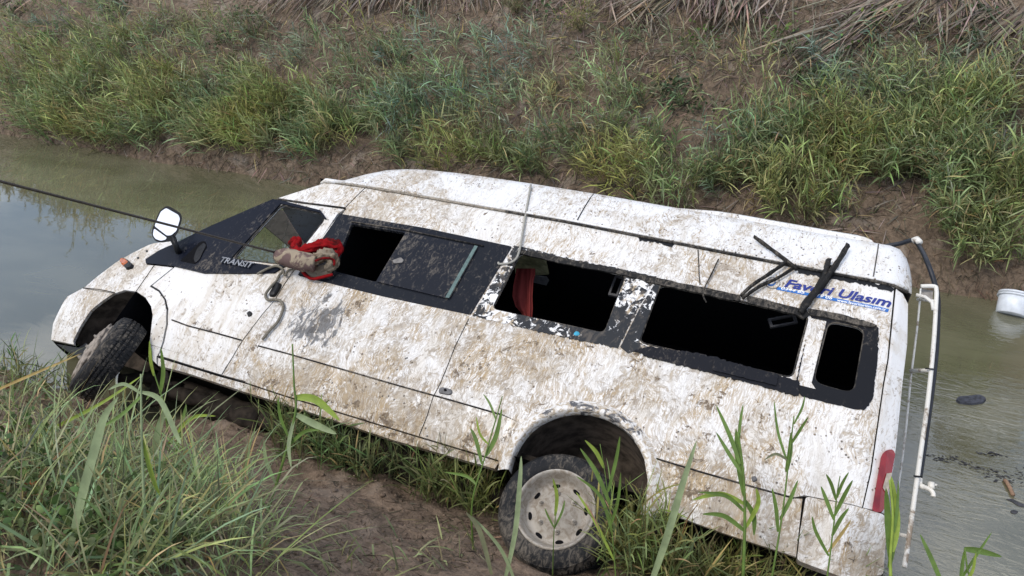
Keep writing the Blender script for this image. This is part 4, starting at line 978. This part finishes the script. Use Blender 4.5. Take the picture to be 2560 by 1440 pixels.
def reed_shoots(B, base, lean, height, K, leaf_l, leaf_w, col, spread=.8, dry=.04, stemw=.007, colv=.22):
    """shoots: a stem with leaves on both sides"""
    N = len(base); base = np.asarray(base, float); d = lean + RNG.normal(0, .18, (N, 3)); d /= np.linalg.norm(d, axis=1)[:, None]
    cl = np.array([nz3(p[0] * 1.7, p[1] * 1.7, 3.) for p in base]); ct = np.array([nz3(p[0] * .9, p[1] * 1.3, 8.) for p in base])
    h = np.asarray(height) * RNG.uniform(.6, 1.2, N) * (1 + .7 * cl); c0 = jitc(col, N, colv) * (1 + .35 * cl[:, None]) * (1 + ct[:, None] * np.array([.35, .1, -.35]))
    c0 = np.clip(c0, .01, .6)
    B.add(base, d, h * 1.05, stemw, .06, c0 * .9)
    pl = np.cross(d, RNG.normal(0, 1, (N, 3))); pl /= np.linalg.norm(pl, axis=1)[:, None]
    for k in range(K):
        t = .12 + .85 * (k + RNG.uniform(-.3, .3, N)) / K; p = base + d * (h * t)[:, None] * (1 - .25 * .06) - np.array([0, 0, 1.]) * (h * .06 * t * t)[:, None]
        sg = 1 if k % 2 else -1; ld = d * (1 - .45 * spread) + pl * sg * spread * RNG.uniform(.5, 1.1, (N, 1)) + RNG.normal(0, .16, (N, 3))
        cc = c0 * RNG.uniform(.75, 1.3, (N, 1)); m = RNG.uniform(0, 1, N) < dry * (1.6 if k < 2 else 1); cc[m] = jitc(STRAW, int(m.sum()), .25)
        ll = leaf_l * RNG.uniform(.6, 1.15, N) * (1 - .35 * abs(t - .5)); B.add(p, ld, ll, leaf_w * RNG.uniform(.7, 1.2, N), RNG.uniform(.05, .45, N), cc)
def bank_n(x, y, fz, e=.12):
    return nrm((fz(x - e, y) - fz(x + e, y), fz(x, y - e) - fz(x, y + e), 2 * e))
def scatter_px(rects, n, fh, fz):
    """points on a bank inside ellipses given in photo pixels"""
    out = []; wsum = [r[2] * r[3] * r[4] for r in rects]; tot = sum(wsum)
    for r, w in zip(rects, wsum):
        for i in range(max(1, int(n * w / tot))):
            while True:
                a, b = random.uniform(-1, 1), random.uniform(-1, 1)
                if a * a + b * b < 1: break
            p = fh(r[0] + a * r[2], r[1] + b * r[3]); out.append((p[0], p[1], fz(p[0], p[1]) - .01))
    return np.array(out)
FARS = lambda x, y: far_z(x, y)
# ---- far bank: green reed shoots
far_green = [(520, 330, 480, 70, .8), (450, 285, 420, 90, 1.), (250, 225, 250, 70, .7), (720, 345, 230, 70, .9), (120, 190, 140, 60, .5), (1000, 250, 70, 120, .4), (1130, 310, 150, 80, .35), (1350, 400, 200, 60, .5), (1150, 400, 200, 40, .45),
             (1560, 260, 60, 80, .45), (1600, 380, 100, 70, .4), (2130, 450, 360, 120, .85), (2420, 430, 190, 190, .9), (1960, 340, 160, 70, .45), (2300, 270, 190, 70, .5), (2480, 620, 110, 60, .6), (1660, 480, 190, 50, .6), (150, 90, 200, 80, .25), (380, 110, 240, 70, .25), (880, 200, 120, 120, .15)]
P = scatter_px(far_green, 5000, far_hit, FARS); P = P[[nz3(p[0] * 1.1, p[1] * 1.6, 5.) > -.34 for p in P]]; B = Blades()
lean = np.tile(np.array([-.12, -.55, 1.]), (len(P), 1))
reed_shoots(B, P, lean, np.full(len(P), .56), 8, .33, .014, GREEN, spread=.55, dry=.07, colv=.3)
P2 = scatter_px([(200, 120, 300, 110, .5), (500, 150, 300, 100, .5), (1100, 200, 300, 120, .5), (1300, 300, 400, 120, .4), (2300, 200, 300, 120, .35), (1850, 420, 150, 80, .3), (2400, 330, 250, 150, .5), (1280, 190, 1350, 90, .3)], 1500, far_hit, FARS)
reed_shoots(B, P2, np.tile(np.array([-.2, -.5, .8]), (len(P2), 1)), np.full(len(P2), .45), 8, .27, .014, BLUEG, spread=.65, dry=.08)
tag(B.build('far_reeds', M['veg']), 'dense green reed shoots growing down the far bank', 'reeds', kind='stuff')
# short grass and dead litter lying on the far bank
B = Blades(); n = 6500
P = scatter_px([(1280, 250, 1500, 420, 1.)], n, lambda x, y: far_hit(min(max(x, -150), 2700), max(y, -60)), FARS)
B.add(P, unit(len(P), .35) + np.array([0, -.35, .2]), RNG.uniform(.05, .20, len(P)), .009, RNG.uniform(0, .5, len(P)), jitc(OLIVE, len(P), .35))
tag(B.build('far_grass', M['veg']), 'thin short grass scattered over the brown soil of the far bank', 'grass', kind='stuff')
B = Blades()
P = np.concatenate([scatter_px([(1280, 260, 1500, 420, 1.)], 11000, lambda x, y: far_hit(min(max(x, -150), 2700), max(y, -60)), FARS), scatter_px([(1000, 40, 500, 80, 1.), (1800, 80, 500, 120, 1.), (2300, 120, 300, 120, 1.)], 3600, lambda x, y: far_hit(x, max(y, -60)), FARS)])
P[:, 2] += .02; dn = unit(len(P), .0); dn[:, 2] = dn[:, 2] * .15 + .72 * dn[:, 1]
cc = jitc(DEADD, len(P), .4); m = RNG.uniform(0, 1, len(P)) < .5; cc[m] = jitc(DEAD, int(m.sum()), .35); m = RNG.uniform(0, 1, len(P)) < .02; cc[m] = jitc(STRAW, int(m.sum()), .3)
B.add(P, dn, RNG.uniform(.08, .38, len(P)), RNG.uniform(.006, .016, len(P)), RNG.uniform(-.05, .2, len(P)), cc)
Q = scatter_px([(1280, 200, 1350, 220, 1.)], 1100, far_hit, FARS); B.add(Q, unit(len(Q), .4) + np.array([0, -.5, .1]), RNG.uniform(.15, .55, len(Q)), RNG.uniform(.005, .010, len(Q)), RNG.uniform(0, .25, len(Q)), jitc((.27, .21, .14), len(Q), .35))
tag(B.build('dead_litter', M['dry']), 'brown dead reed leaves littering the far bank soil', 'litter', kind='stuff')
# roots and rotten stems on the eroded foot of the far bank
B = Blades(); N = 4200; xs = RNG.uniform(-15, 3, N); ys = 8.45 + RNG.uniform(0, .45, N); P = np.array([(x, y, far_z(x, y)) for x, y in zip(xs, ys)])
B.add(P, np.stack([RNG.normal(0, .7, N), -.9 + RNG.normal(0, .4, N), RNG.normal(-.3, .5, N)], 1), RNG.uniform(.04, .2, N), .008, RNG.uniform(0, .5, N), jitc((.11, .075, .05), N, .5))
tag(B.build('root_fringe', M['dry']), 'tangled brown roots along the eroded foot of the far bank', 'roots', kind='stuff')
# creeping green leaves on the far bank
def leaf_cloud(B, P, r, n, size, col, up=(0, -.4, .8)):
    base = np.repeat(P, n, 0) + RNG.normal(0, 1, (len(P) * n, 3)) * np.array(r); N = len(base)
    B.add(base, unit(N, .0) + np.array(up) * .3, RNG.uniform(.6, 1.3, N) * size, RNG.uniform(.5, .9, N) * size, RNG.uniform(0, .4, N), jitc(col, N, .3, .12))
B = Blades()
for (q, n, c) in (((1770, 90), 20, (.12, .19, .05)), ((1740, 130), 14, (.12, .19, .05)), ((1960, 90), 20, (.12, .18, .05)), ((1975, 130), 16, (.11, .17, .05)), ((2190, 60), 30, (.13, .20, .05)), ((2100, 110), 20, (.12, .18, .05)), ((2150, 140), 16, (.10, .15, .05)), ((2060, 210), 46, (.06, .095, .04)), ((2020, 240), 40, (.055, .09, .04)), ((1680, 250), 60, (.06, .09, .045)), ((1720, 280), 50, (.06, .09, .04)), ((2400, 100), 30, (.07, .11, .05)), ((2450, 60), 30, (.07, .11, .05)), ((1000, 160), 30, (.05, .085, .035)), ((1040, 40), 20, (.09, .15, .06)), ((1380, 50), 20, (.08, .14, .06)), ((110, 120), 40, (.13, .24, .05)), ((560, 130), 40, (.08, .11, .05)), ((620, 60), 40, (.09, .12, .05)), ((300, 40), 40, (.08, .11, .05)), ((40, 40), 40, (.08, .11, .05))):
    p = far_hit(*q); p[2] = far_z(p[0], p[1]) + .08; leaf_cloud(B, p[None, :], (.17, .12, .10), n * 3, .055, c)
tag(B.build('creeper', M['veg']), 'low creeping weeds with small broad leaves on the far bank', 'weeds', kind='stuff')
# feathery bushes
def bush(q, h, col, label):
    p = far_hit(*q); p[2] = far_z(p[0], p[1]); o = empty('feathery_bush', tuple(p)); tag(o, label, 'bush', 'feathery bushes on the far bank')
    Bs, Bl = Blades(), Blades(); N = 16; d = unit(N, .5) + np.array([0, -.35, .1]); Bs.add(np.tile(p, (N, 1)), d, h, .007, .1, (.10, .10, .05)); d /= np.linalg.norm(d, axis=1)[:, None]
    for k in range(22):
        t = RNG.uniform(.25, 1.05, N); b = p + d * (h * t)[:, None] + RNG.normal(0, .035, (N, 3)); Bl.add(b, d * .6 + unit(N, -.2), RNG.uniform(.05, .11, N), .010, RNG.uniform(0, .4, N), jitc(col, N, .25))
    Bs.build('stem', M['veg'], p, o); Bl.build('foliage', M['veg'], p, o)
bush((1452, 92), .42, (.24, .24, .085), 'yellow-green feathery bush beside dead brown reeds on bare soil')
bush((1295, 38), .36, (.20, .19, .10), 'faded greyish feathery bush between hanging dead reeds')
bush((490, 100), .50, (.20, .21, .09), 'large olive feathery bush above the dense green reeds')
bush((640, 95), .46, (.12, .14, .06), 'darker olive feathery bush beside the large one')
bush((585, 180), .34, (.13, .16, .06), 'low dull green feathery bush just above the green reeds')
# bundles of dead reeds hanging from the crest
def dead_clump(q, n, ln, dirx, spread=.25):
    p = far_hit(*q); p[2] = far_z(p[0], p[1]) + .12; o = empty('dead_reed_clump', tuple(p)); tag(o, 'bundle of dead brown reeds hanging down the far bank', 'dead reeds', 'dead reed bundles')
    B = Blades(); base = p + RNG.normal(0, 1, (n, 3)) * np.array([.22, .08, .04]); d = np.stack([dirx + RNG.normal(0, spread, n), np.full(n, -.8) + RNG.normal(0, .12, n), np.full(n, -.42) + RNG.normal(0, .14, n)], 1)
    B.add(base, d, RNG.uniform(.5, 1.1, n) * ln, RNG.uniform(.012, .028, n), RNG.uniform(-.02, .16, n), jitc(DEAD, n, .35, .08)); B.build('dead_leaves', M['dry'], p, o)
    B = Blades(); m = max(3, n // 8); B.add(base[:m], d[:m], RNG.uniform(.7, 1.2, m) * ln, .012, .02, jitc((.24, .17, .10), m, .3)); B.build('dead_stem', M['dry'], p, o)
for a in (((745, -10), 40, .75, -.1), ((810, -20), 60, 1.0, -.25), ((900, -20), 80, .9, 0), ((960, -10), 70, .8, .1), ((1060, -15), 60, .9, .35), ((1180, -10), 40, .7, .5), ((1340, -15), 40, .6, -.2), ((1600, 5), 60, .9, .5), ((1680, 0), 80, 1., -.5), ((1760, 10), 60, .8, .2), ((1850, -10), 80, 1.1, 0), ((1930, 5), 50, .8, -.2),
          ((2230, 20), 80, 1.3, -.75), ((2120, 90), 70, 1.2, -.7), ((2330, 40), 50, .8, -.3), ((2440, -5), 60, .9, .2), ((2540, 60), 60, .9, -.5), ((430, 50), 30, .7, -.1), ((60, 5), 30, .6, 0), ((2560, 150), 40, .7, -.3)):
    dead_clump(*a)
# canes lying across the far bank
def cane(q0, q1, r, mat, label, name='fallen_cane', lift=.06):
    a, b = far_hit(*q0), far_hit(*q1); pts = []
    for t in np.linspace(0, 1, 5): p = a + (b - a) * t; p[2] = far_z(p[0], p[1], False) + lift + .05 * math.sin(math.pi * t) + .06; pts.append(p)
    twig(name, pts, r, mat, label, 'cane')
cane((2000, 295), (2175, 400), .010, M['redstick'], 'reddish cane slanting down through green reeds')
cane((2420, 110), (2230, 330), .008, plain('pale_cane', (.20, .20, .12), .7), 'long pale green cane lying across the stony soil')
cane((1870, 60), (1845, 200), .009, plain('tan_cane', (.27, .19, .09), .7), 'upright tan cane hanging beside the pale soil patch')
cane((1500, 110), (1640, 30), .009, plain('brown_cane', (.20, .14, .08), .7), 'brown broken cane propped over dead reeds by the yellow bush')
cane((2140, 250), (1900, 310), .007, M['stick'], 'thin grey twig lying across bare soil on the far bank')
# pale stones
def pebbles():
    vs, fs = [], []
    for (cx, cy, rx, ry, n) in ((2140, 130, 40, 12, 14), (2500, 160, 90, 40, 90), (2420, 220, 120, 40, 50), (1690, 120, 60, 40, 14), (1050, 130, 250, 90, 20), (2420, 290, 100, 40, 40), (2000, 240, 200, 60, 20), (1500, 200, 250, 60, 14), (400, 130, 300, 100, 12)):
        for i in range(n):
            p = far_hit(cx + random.gauss(0, .5) * rx, max(-40, cy + random.gauss(0, .5) * ry)); z = far_z(p[0], p[1]) + .012; r = random.uniform(.006, .02); b = len(vs)
            for d in ((1, 0, 0), (0, 1, 0), (-1, 0, 0), (0, -1, 0), (0, 0, .7), (0, 0, -.7)): vs.append((p[0] + d[0] * r * random.uniform(.6, 1.2), p[1] + d[1] * r * random.uniform(.6, 1.2), z + d[2] * r))
            fs += [(b, b + 1, b + 4), (b + 1, b + 2, b + 4), (b + 2, b + 3, b + 4), (b + 3, b, b + 4), (b + 1, b, b + 5), (b + 2, b + 1, b + 5), (b + 3, b + 2, b + 5), (b, b + 3, b + 5)]
    tag(mk('pebbles', vs, fs, M['pebble']), 'pale pebbles and snail shells scattered on the far bank', 'pebbles', kind='stuff')
pebbles()
# the crest beyond the picture's top edge: seen only as its reflection in the water
B = Blades(); N = 1500; xs = RNG.uniform(-22, 9, N); ys = RNG.uniform(12.3, 14.2, N); P = np.array([(x, y, far_z(x, y, False)) for x, y in zip(xs, ys)])
reed_shoots(B, P, np.tile(np.array([0, -.15, 1.]), (N, 1)), RNG.uniform(.5, 1.25, N) * (1 + .5 * np.sin(xs * 1.3)), 9, .4, .03, OLIVE, dry=.25, stemw=.015)
tag(B.build('crest_reeds', M['veg']), 'tall reeds along the crest of the far bank', 'reeds', kind='stuff')
for i, (x, hh, rch) in enumerate(((-13.2, 2.4, 2.2), (-11.6, 2.9, -2.6), (-10.4, 2.2, 2.8), (-9.1, 2.7, -1.6), (-15.5, 2.4, 1.5), (-6.5, 2.0, 1.4), (1.6, 1.7, 1.2), (3.2, 1.9, -1.5))):
    b0 = np.array([x, 12.7, far_z(x, 12.7, False)]); o = empty('arching_shrub', tuple(b0)); tag(o, 'bare arching shrub on the far bank, seen reflected in the water', 'shrub', 'arching shrubs on the crest')
    B = Blades()
    for k in range(6):
        dx = rch * random.uniform(.2, 1.1); pts = smooth_path([b0, b0 + np.array([dx * .3, random.uniform(-.2, .2), hh * .65]), b0 + np.array([dx * .75, random.uniform(-.5, .3), hh * random.uniform(.8, 1.)]), b0 + np.array([dx * 1.25, random.uniform(-.7, .3), hh * random.uniform(.35, .9)])], 5)
        wtube('branch', pts, np.linspace(.022, .006, len(pts)), M['stick'], o, 5)
        pp = np.array(pts[4:]); pp = np.repeat(pp, 4, 0); B.add(pp, RNG.normal(0, 1, (len(pp), 3)), RNG.uniform(.15, .35, len(pp)), .02, .2, jitc(OLIVE, len(pp), .3))
    B.build('twigs', M['veg'], b0, o)

# ---- near bank
NEAR = lambda x, y: near_z(x, y)
B = Blades()
near_grass = [(230, 1290, 300, 200, 1.), (90, 1100, 130, 160, .8), (430, 1330, 260, 150, 1.), (40, 960, 80, 110, .9), (560, 1400, 150, 80, .5), (250, 1120, 160, 70, .5), (500, 1250, 110, 70, .35)]
P = scatter_px(near_grass, 2200, near_hit, NEAR); N = len(P)
cc = jitc((.28, .345, .175), N, .25); m = RNG.uniform(0, 1, N) < .4; cc[m] = jitc(GREEN, int(m.sum()), .25); m = RNG.uniform(0, 1, N) < .12; cc[m] = jitc(STRAW, int(m.sum()), .3)
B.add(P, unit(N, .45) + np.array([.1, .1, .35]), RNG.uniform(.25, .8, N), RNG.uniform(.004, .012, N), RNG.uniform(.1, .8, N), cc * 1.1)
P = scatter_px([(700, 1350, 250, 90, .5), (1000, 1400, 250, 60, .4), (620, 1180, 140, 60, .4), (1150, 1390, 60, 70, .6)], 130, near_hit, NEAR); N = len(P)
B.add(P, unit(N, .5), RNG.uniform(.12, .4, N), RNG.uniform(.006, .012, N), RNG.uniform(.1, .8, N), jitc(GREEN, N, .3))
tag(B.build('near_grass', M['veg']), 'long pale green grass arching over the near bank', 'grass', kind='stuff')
# reeds in the shade under the sill and round the rear wheel
B = Blades()
P = scatter_px([(800, 1130, 120, 60, 1.), (980, 1170, 150, 50, 1.), (1130, 1220, 110, 60, 1.), (1200, 1250, 60, 60, 1.)], 520, near_hit, NEAR)
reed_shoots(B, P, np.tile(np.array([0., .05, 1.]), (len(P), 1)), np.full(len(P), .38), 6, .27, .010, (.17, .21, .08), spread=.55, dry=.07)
P = scatter_px([(1700, 1440, 160, 70, 1.), (1950, 1470, 200, 60, 1.), (1560, 1420, 60, 60, .8), (2150, 1480, 100, 50, .8)], 420, near_hit, NEAR)
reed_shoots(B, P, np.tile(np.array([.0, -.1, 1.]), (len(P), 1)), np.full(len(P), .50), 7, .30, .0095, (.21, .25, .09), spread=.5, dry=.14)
P = scatter_px([(60, 900, 90, 80, 1.), (20, 760, 30, 60, .6), (150, 960, 60, 40, .6)], 90, near_hit, NEAR)
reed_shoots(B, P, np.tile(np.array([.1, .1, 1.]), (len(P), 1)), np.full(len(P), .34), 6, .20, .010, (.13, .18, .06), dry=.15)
tag(B.build('near_reeds', M['veg']), 'low green reeds growing in the shade beneath the tipped minibus', 'reeds', kind='stuff')
# bramble leaves at the lower left
B = Blades()
P = scatter_px([(120, 1260, 170, 170, 1.), (330, 1340, 200, 100, .7), (60, 1060, 100, 80, .7), (280, 1180, 120, 60, .5)], 210, near_hit, NEAR); P[:, 2] += RNG.uniform(.04, .22, len(P))
leaf_cloud(B, P, (.05, .05, .03), 5, .042, (.085, .14, .04)); leaf_cloud(B, P[::4], (.05, .05, .03), 3, .04, (.24, .26, .12)); leaf_cloud(B, P[::14], (.03, .03, .03), 2, .04, (.28, .09, .035))
tag(B.build('bramble', M['veg']), 'bramble with small green and reddish leaves in the near grass', 'bramble', kind='stuff')
B = Blades()
P = scatter_px([(900, 1330, 420, 120, 1.), (200, 1050, 250, 90, .6), (1150, 1330, 120, 100, .8), (700, 1130, 200, 60, .6)], 2600, near_hit, NEAR); P[:, 2] += .012; dn = unit(len(P), 0.); dn[:, 2] = -.45 * dn[:, 1] + dn[:, 2] * .15
cc = jitc((.085, .062, .045), len(P), .4); m = RNG.uniform(0, 1, len(P)) < .08; cc[m] = jitc((.26, .20, .12), int(m.sum()), .3)
B.add(P, dn, RNG.uniform(.02, .13, len(P)), RNG.uniform(.002, .006, len(P)), RNG.uniform(-.05, .15, len(P)), cc)
P = scatter_px([(100, 1050, 200, 150, 1.), (200, 1300, 300, 150, 1.)], 420, near_hit, NEAR); P[:, 2] += .05
B.add(P, unit(len(P), .0), RNG.uniform(.1, .4, len(P)), RNG.uniform(.004, .009, len(P)), RNG.uniform(0, .3, len(P)), jitc((.20, .15, .09), len(P), .4))
tag(B.build('near_litter', M['dry']), 'dead stalks and leaf scraps strewn over the near mud', 'litter', kind='stuff')
# clods
def clods():
    vs, fs = [], []
    for (cx, cy, rx, ry, n) in ((900, 1300, 380, 130, 700), (560, 1100, 160, 30, 120), (300, 1060, 120, 30, 40)):
        for i in range(n):
            p = near_hit(cx + random.uniform(-1, 1) * rx, cy + random.uniform(-1, 1) * ry); z = near_z(p[0], p[1]); r = random.uniform(.004, .03) * random.uniform(.4, 1); b = len(vs)
            for d in ((1, 0, 0), (.3, 1, 0), (-1, .2, 0), (-.2, -1, 0), (0, 0, .7), (0, 0, -.7)): vs.append((p[0] + d[0] * r * random.uniform(.6, 1.2), p[1] + d[1] * r * random.uniform(.6, 1.2), z + d[2] * r))
            fs += [(b, b + 1, b + 4), (b + 1, b + 2, b + 4), (b + 2, b + 3, b + 4), (b + 3, b, b + 4), (b + 1, b, b + 5), (b + 2, b + 1, b + 5), (b + 3, b + 2, b + 5), (b, b + 3, b + 5)]
    tag(mk('mud_clods', vs, fs, M['soil_near'], None, True), 'small clods of brown mud on the near bank', 'clods', kind='stuff')
clods()
# single tall reeds and blades in front of the van
def leafmat(name, c): return plain(name, c, .5, var=.2, nscale=14, spec=.3)
LM = {'g': leafmat('reed_leaf_green', (.10, .165, .035)), 'p': leafmat('reed_leaf_pale', (.20, .25, .13)), 'y': leafmat('reed_leaf_bright', (.22, .30, .05)), 's': leafmat('reed_leaf_straw', (.36, .27, .10)), 'd': leafmat('reed_leaf_dull', (.15, .16, .09))}
def ribbon(name, P3, width, mat, parent, n=10):
    P3 = smooth_path(P3, n // max(1, len(P3) - 1) + 2); m = len(P3); vs, fs = [], []; o0 = np.array(parent.location)
    for i, p in enumerate(P3):
        t = i / (m - 1); w = width * (math.sin(math.pi * min(1, .12 + .88 * t)) ** .7 if t < 1 else .02); tg = nrm(P3[min(i + 1, m - 1)] - P3[max(i - 1, 0)]); s_ = nrm(np.cross(tg, C_F)); f_ = np.cross(s_, tg)
        vs += [p - s_ * w * .5 - o0, p + f_ * w * .14 - o0, p + s_ * w * .5 - o0]
    for i in range(m - 1):
        for k in range(2): fs.append((i * 3 + k, i * 3 + k + 1, i * 3 + 4 + k, i * 3 + 3 + k))
    return mk(name, vs, fs, mat, parent, True)
def reed(stem, leaves, label, stem_w=6, mat='g', z=None, group=None):
    bx, by = stem[0]; b = near_hit(bx, by)
    zz = float((b - CAM) @ C_F) if z is None else z
    o = empty('reed_stalk', tuple(b)); tag(o, label, 'reed', group)
    P = [b if (i == 0 and z is None) else CAM + ray(*q) * zz for i, q in enumerate(stem)]
    if z is not None:
        g = P[0].copy(); g[2] = min(g[2] - .02, near_z(g[0], g[1]) - .03); P = [g] + P; o.location = tuple(g)
    px = zz / FPX
    if stem_w: wtube('stem', smooth_path(P, 5), np.linspace(stem_w * .55, stem_w * .25, (len(P) - 1) * 5 + 1) * px, LM[mat], o, 6)
    for lf in leaves:
        pts, w, mt = lf; n = len(pts); dz = random.uniform(-.06, .06)
        ribbon('leaf', [CAM + ray(*q) * (zz + dz * i / (n - 1)) for i, q in enumerate(pts)], w * px, LM[mt], o)
    return o
reed([(665, 1290), (700, 1180), (738, 1035), (735, 960), (731, 860)], [([(738, 993), (790, 1000), (850, 1052)], 20, 'y'), ([(738, 1035), (790, 1062), (842, 1085)], 18, 'p'), ([(736, 1045), (722, 1110), (728, 1170)], 10, 'p'), ([(715, 1120), (760, 1080), (800, 1075)], 9, 'g'), ([(690, 1210), (665, 1150), (660, 1100)], 10, 'p'), ([(720, 1090), (700, 1040), (695, 990)], 8, 'g')], 'tall green reed with broad bright leaves before the white sill', 8)
reed([(164, 1430), (204, 1244), (240, 1111)], [([(164, 1425), (204, 1244), (240, 1111), (262, 1040), (296, 992)], 24, 'p')], 'broad pale reed blade bending over in the long grass', 0)
reed([(372, 1440), (360, 1250), (354, 1080), (352, 935)], [([(354, 985), (310, 960), (270, 975)], 9, 'p'), ([(354, 980), (400, 1000), (440, 1085), (452, 1110)], 14, 'p'), ([(353, 990), (300, 1040), (240, 1075)], 9, 'g'), ([(356, 1100), (380, 1190), (400, 1240)], 12, 'y')], 'straight pale green reed with drooping leaves below the front wheel', 9, 'p')
reed([(372, 1210), (385, 1140), (405, 1040)], [([(370, 1215), (385, 1130), (400, 1060), (414, 1022)], 18, 'p'), ([(412, 1024), (392, 1070), (375, 1160)], 8, 'g')], 'folded pale blade standing before the dark underside', 0)
reed([(445, 1130), (455, 1060), (467, 1015)], [([(440, 1140), (452, 1070), (466, 1010)], 11, 'g'), ([(420, 1110), (480, 1045), (540, 1040)], 9, 'y')], 'short upright green blade by the hollow under the van', 0)
reed([(420, 1090), (410, 1010), (385, 930), (378, 870)], [([(400, 985), (408, 930), (402, 868)], 11, 'g'), ([(385, 940), (376, 900), (374, 850)], 8, 'y'), ([(405, 1000), (380, 985), (365, 1000)], 7, 'g')], 'slender reed rising against the rear edge of the front wheel', 5)
reed([(1180, 1260), (1210, 1150), (1245, 1030), (1256, 990)], [([(1205, 1160), (1190, 1100), (1176, 1070)], 10, 'g'), ([(1215, 1140), (1240, 1090), (1255, 1020)], 12, 'g'), ([(1240, 1050), (1225, 1010), (1208, 985)], 6, 'g'), ([(1190, 1210), (1165, 1190), (1110, 1180)], 8, 'g'), ([(1220, 1110), (1200, 1085), (1190, 1040)], 6, 'y')], 'dark green reed in front of the sill left of the rear wheel arch', 5, z=4.35)
reed([(1290, 1460), (1300, 1380), (1300, 1240)], [([(1260, 1460), (1288, 1330), (1300, 1200), (1303, 1140)], 13, 'p'), ([(1230, 1440), (1200, 1330), (1165, 1280)], 12, 'd'), ([(1290, 1460), (1250, 1370), (1180, 1290)], 9, 'p')], 'pale blades crossing the edge of the rear tyre', 0, z=4.0)
reed([(1540, 1460), (1530, 1330), (1515, 1200), (1500, 1110)], [([(1525, 1260), (1490, 1180), (1450, 1120)], 11, 'g'), ([(1520, 1230), (1540, 1150), (1550, 1090)], 9, 'g'), ([(1510, 1170), (1490, 1130), (1462, 1100)], 10, 'y'), ([(1530, 1330), (1500, 1240), (1440, 1190)], 9, 'g'), ([(1528, 1310), (1545, 1250), (1552, 1180)], 8, 'g'), ([(1535, 1400), (1480, 1290), (1440, 1230)], 8, 'y')], 'leafy reed growing beside the rear wheel in front of its arch', 4, z=4.15)
reed([(1385, 1330), (1392, 1270), (1396, 1210)], [([(1388, 1290), (1392, 1240), (1382, 1195)], 9, 'y'), ([(1386, 1320), (1405, 1280), (1412, 1250)], 6, 'g'), ([(1386, 1320), (1370, 1290), (1362, 1270)], 5, 'g')], 'small bright reed tip in front of the wheel rim', 3, z=4.25)
reed([(1625, 1470), (1660, 1360), (1700, 1220), (1742, 1105)], [([(1620, 1480), (1665, 1350), (1705, 1215), (1742, 1100)], 19, 'p')], 'long wide pale blade leaning across the rear lower panel', 0, z=4.0)
reed([(1855, 1480), (1862, 1300), (1858, 1180), (1845, 1080)], [([(1860, 1240), (1845, 1150), (1840, 1070)], 14, 'g'), ([(1850, 1160), (1825, 1090), (1790, 1012)], 11, 'g'), ([(1846, 1110), (1850, 1060), (1858, 1010)], 8, 'g'), ([(1858, 1190), (1820, 1130), (1790, 1080)], 10, 'g'), ([(1862, 1260), (1800, 1235), (1730, 1250)], 13, 'y'), ([(1862, 1280), (1815, 1240), (1745, 1230)], 10, 'g'), ([(1865, 1330), (1810, 1290), (1755, 1285)], 12, 'g'), ([(1864, 1320), (1895, 1260), (1890, 1220)], 12, 'y'), ([(1862, 1250), (1884, 1290), (1885, 1340)], 13, 'g')], 'big leafy green reed before the rear lower panel', 10, z=3.95)
reed([(1925, 1470), (1955, 1290), (1972, 1150), (1985, 1040)], [([(1966, 1180), (1975, 1130), (1978, 1080)], 13, 'g'), ([(1970, 1160), (1945, 1080), (1935, 1000)], 7, 'g'), ([(1978, 1110), (2000, 1075), (2022, 1040)], 8, 'g'), ([(1950, 1300), (1975, 1250), (1995, 1200)], 11, 'g'), ([(1945, 1330), (1940, 1270), (1930, 1220)], 10, 'g'), ([(1968, 1150), (1940, 1135), (1910, 1150)], 7, 'd'), ([(1985, 1060), (2005, 1020), (2012, 990)], 6, 'g')], 'slim reed with upright leaves left of the bumper corner', 6, z=3.9)
reed([(2060, 1490), (2082, 1330), (2092, 1240), (2100, 1190)], [([(2085, 1300), (2066, 1250), (2052, 1215)], 10, 'g'), ([(2086, 1290), (2110, 1240), (2132, 1200)], 11, 'g'), ([(2090, 1250), (2078, 1210), (2065, 1185)], 9, 'g'), ([(2092, 1245), (2105, 1210), (2122, 1180)], 8, 'g'), ([(2080, 1340), (2100, 1300), (2122, 1270)], 11, 'g'), ([(2072, 1390), (2040, 1330), (2030, 1290)], 9, 'g'), ([(2070, 1380), (2100, 1340), (2128, 1300)], 9, 's')], 'reed with spread pointed leaves before the rear bumper', 5, z=3.8)
reed([(2222, 1500), (2226, 1390), (2232, 1290), (2224, 1200)], [([(2226, 1400), (2220, 1300), (2215, 1220)], 18, 'g'), ([(2230, 1380), (2240, 1300), (2228, 1190)], 22, 'y'), ([(2222, 1420), (2234, 1360), (2240, 1280)], 14, 'g'), ([(2235, 1330), (2243, 1270), (2246, 1200)], 8, 'g')], 'stout bright reed standing right at the rear corner by the red lamp', 10, 'y', z=3.85)
reed([(2440, 1500), (2420, 1430), (2412, 1370)], [([(2372, 1500), (2330, 1400), (2300, 1335)], 12, 'g'), ([(2395, 1460), (2440, 1390), (2480, 1330)], 8, 'g'), ([(2410, 1372), (2450, 1378), (2505, 1392)], 16, 'g'), ([(2400, 1480), (2405, 1420), (2412, 1372)], 10, 'g'), ([(2400, 1470), (2430, 1430), (2440, 1380)], 9, 'y')], 'reed tuft with sideways leaves in front of open grey water', 7, z=3.7)
reed([(-40, 1260), (100, 1090), (250, 1000), (330, 950)], [([(-30, 1180), (100, 1090), (250, 1010), (360, 935)], 9, 'y')], 'long yellowish blade arching from the near grass towards the front wheel', 0, z=4.4)
reed([(-40, 1000), (60, 950), (200, 890)], [([(-30, 985), (60, 945), (205, 883)], 7, 's')], 'dry straw-coloured blade crossing the front bumper corner', 0, z=4.8)
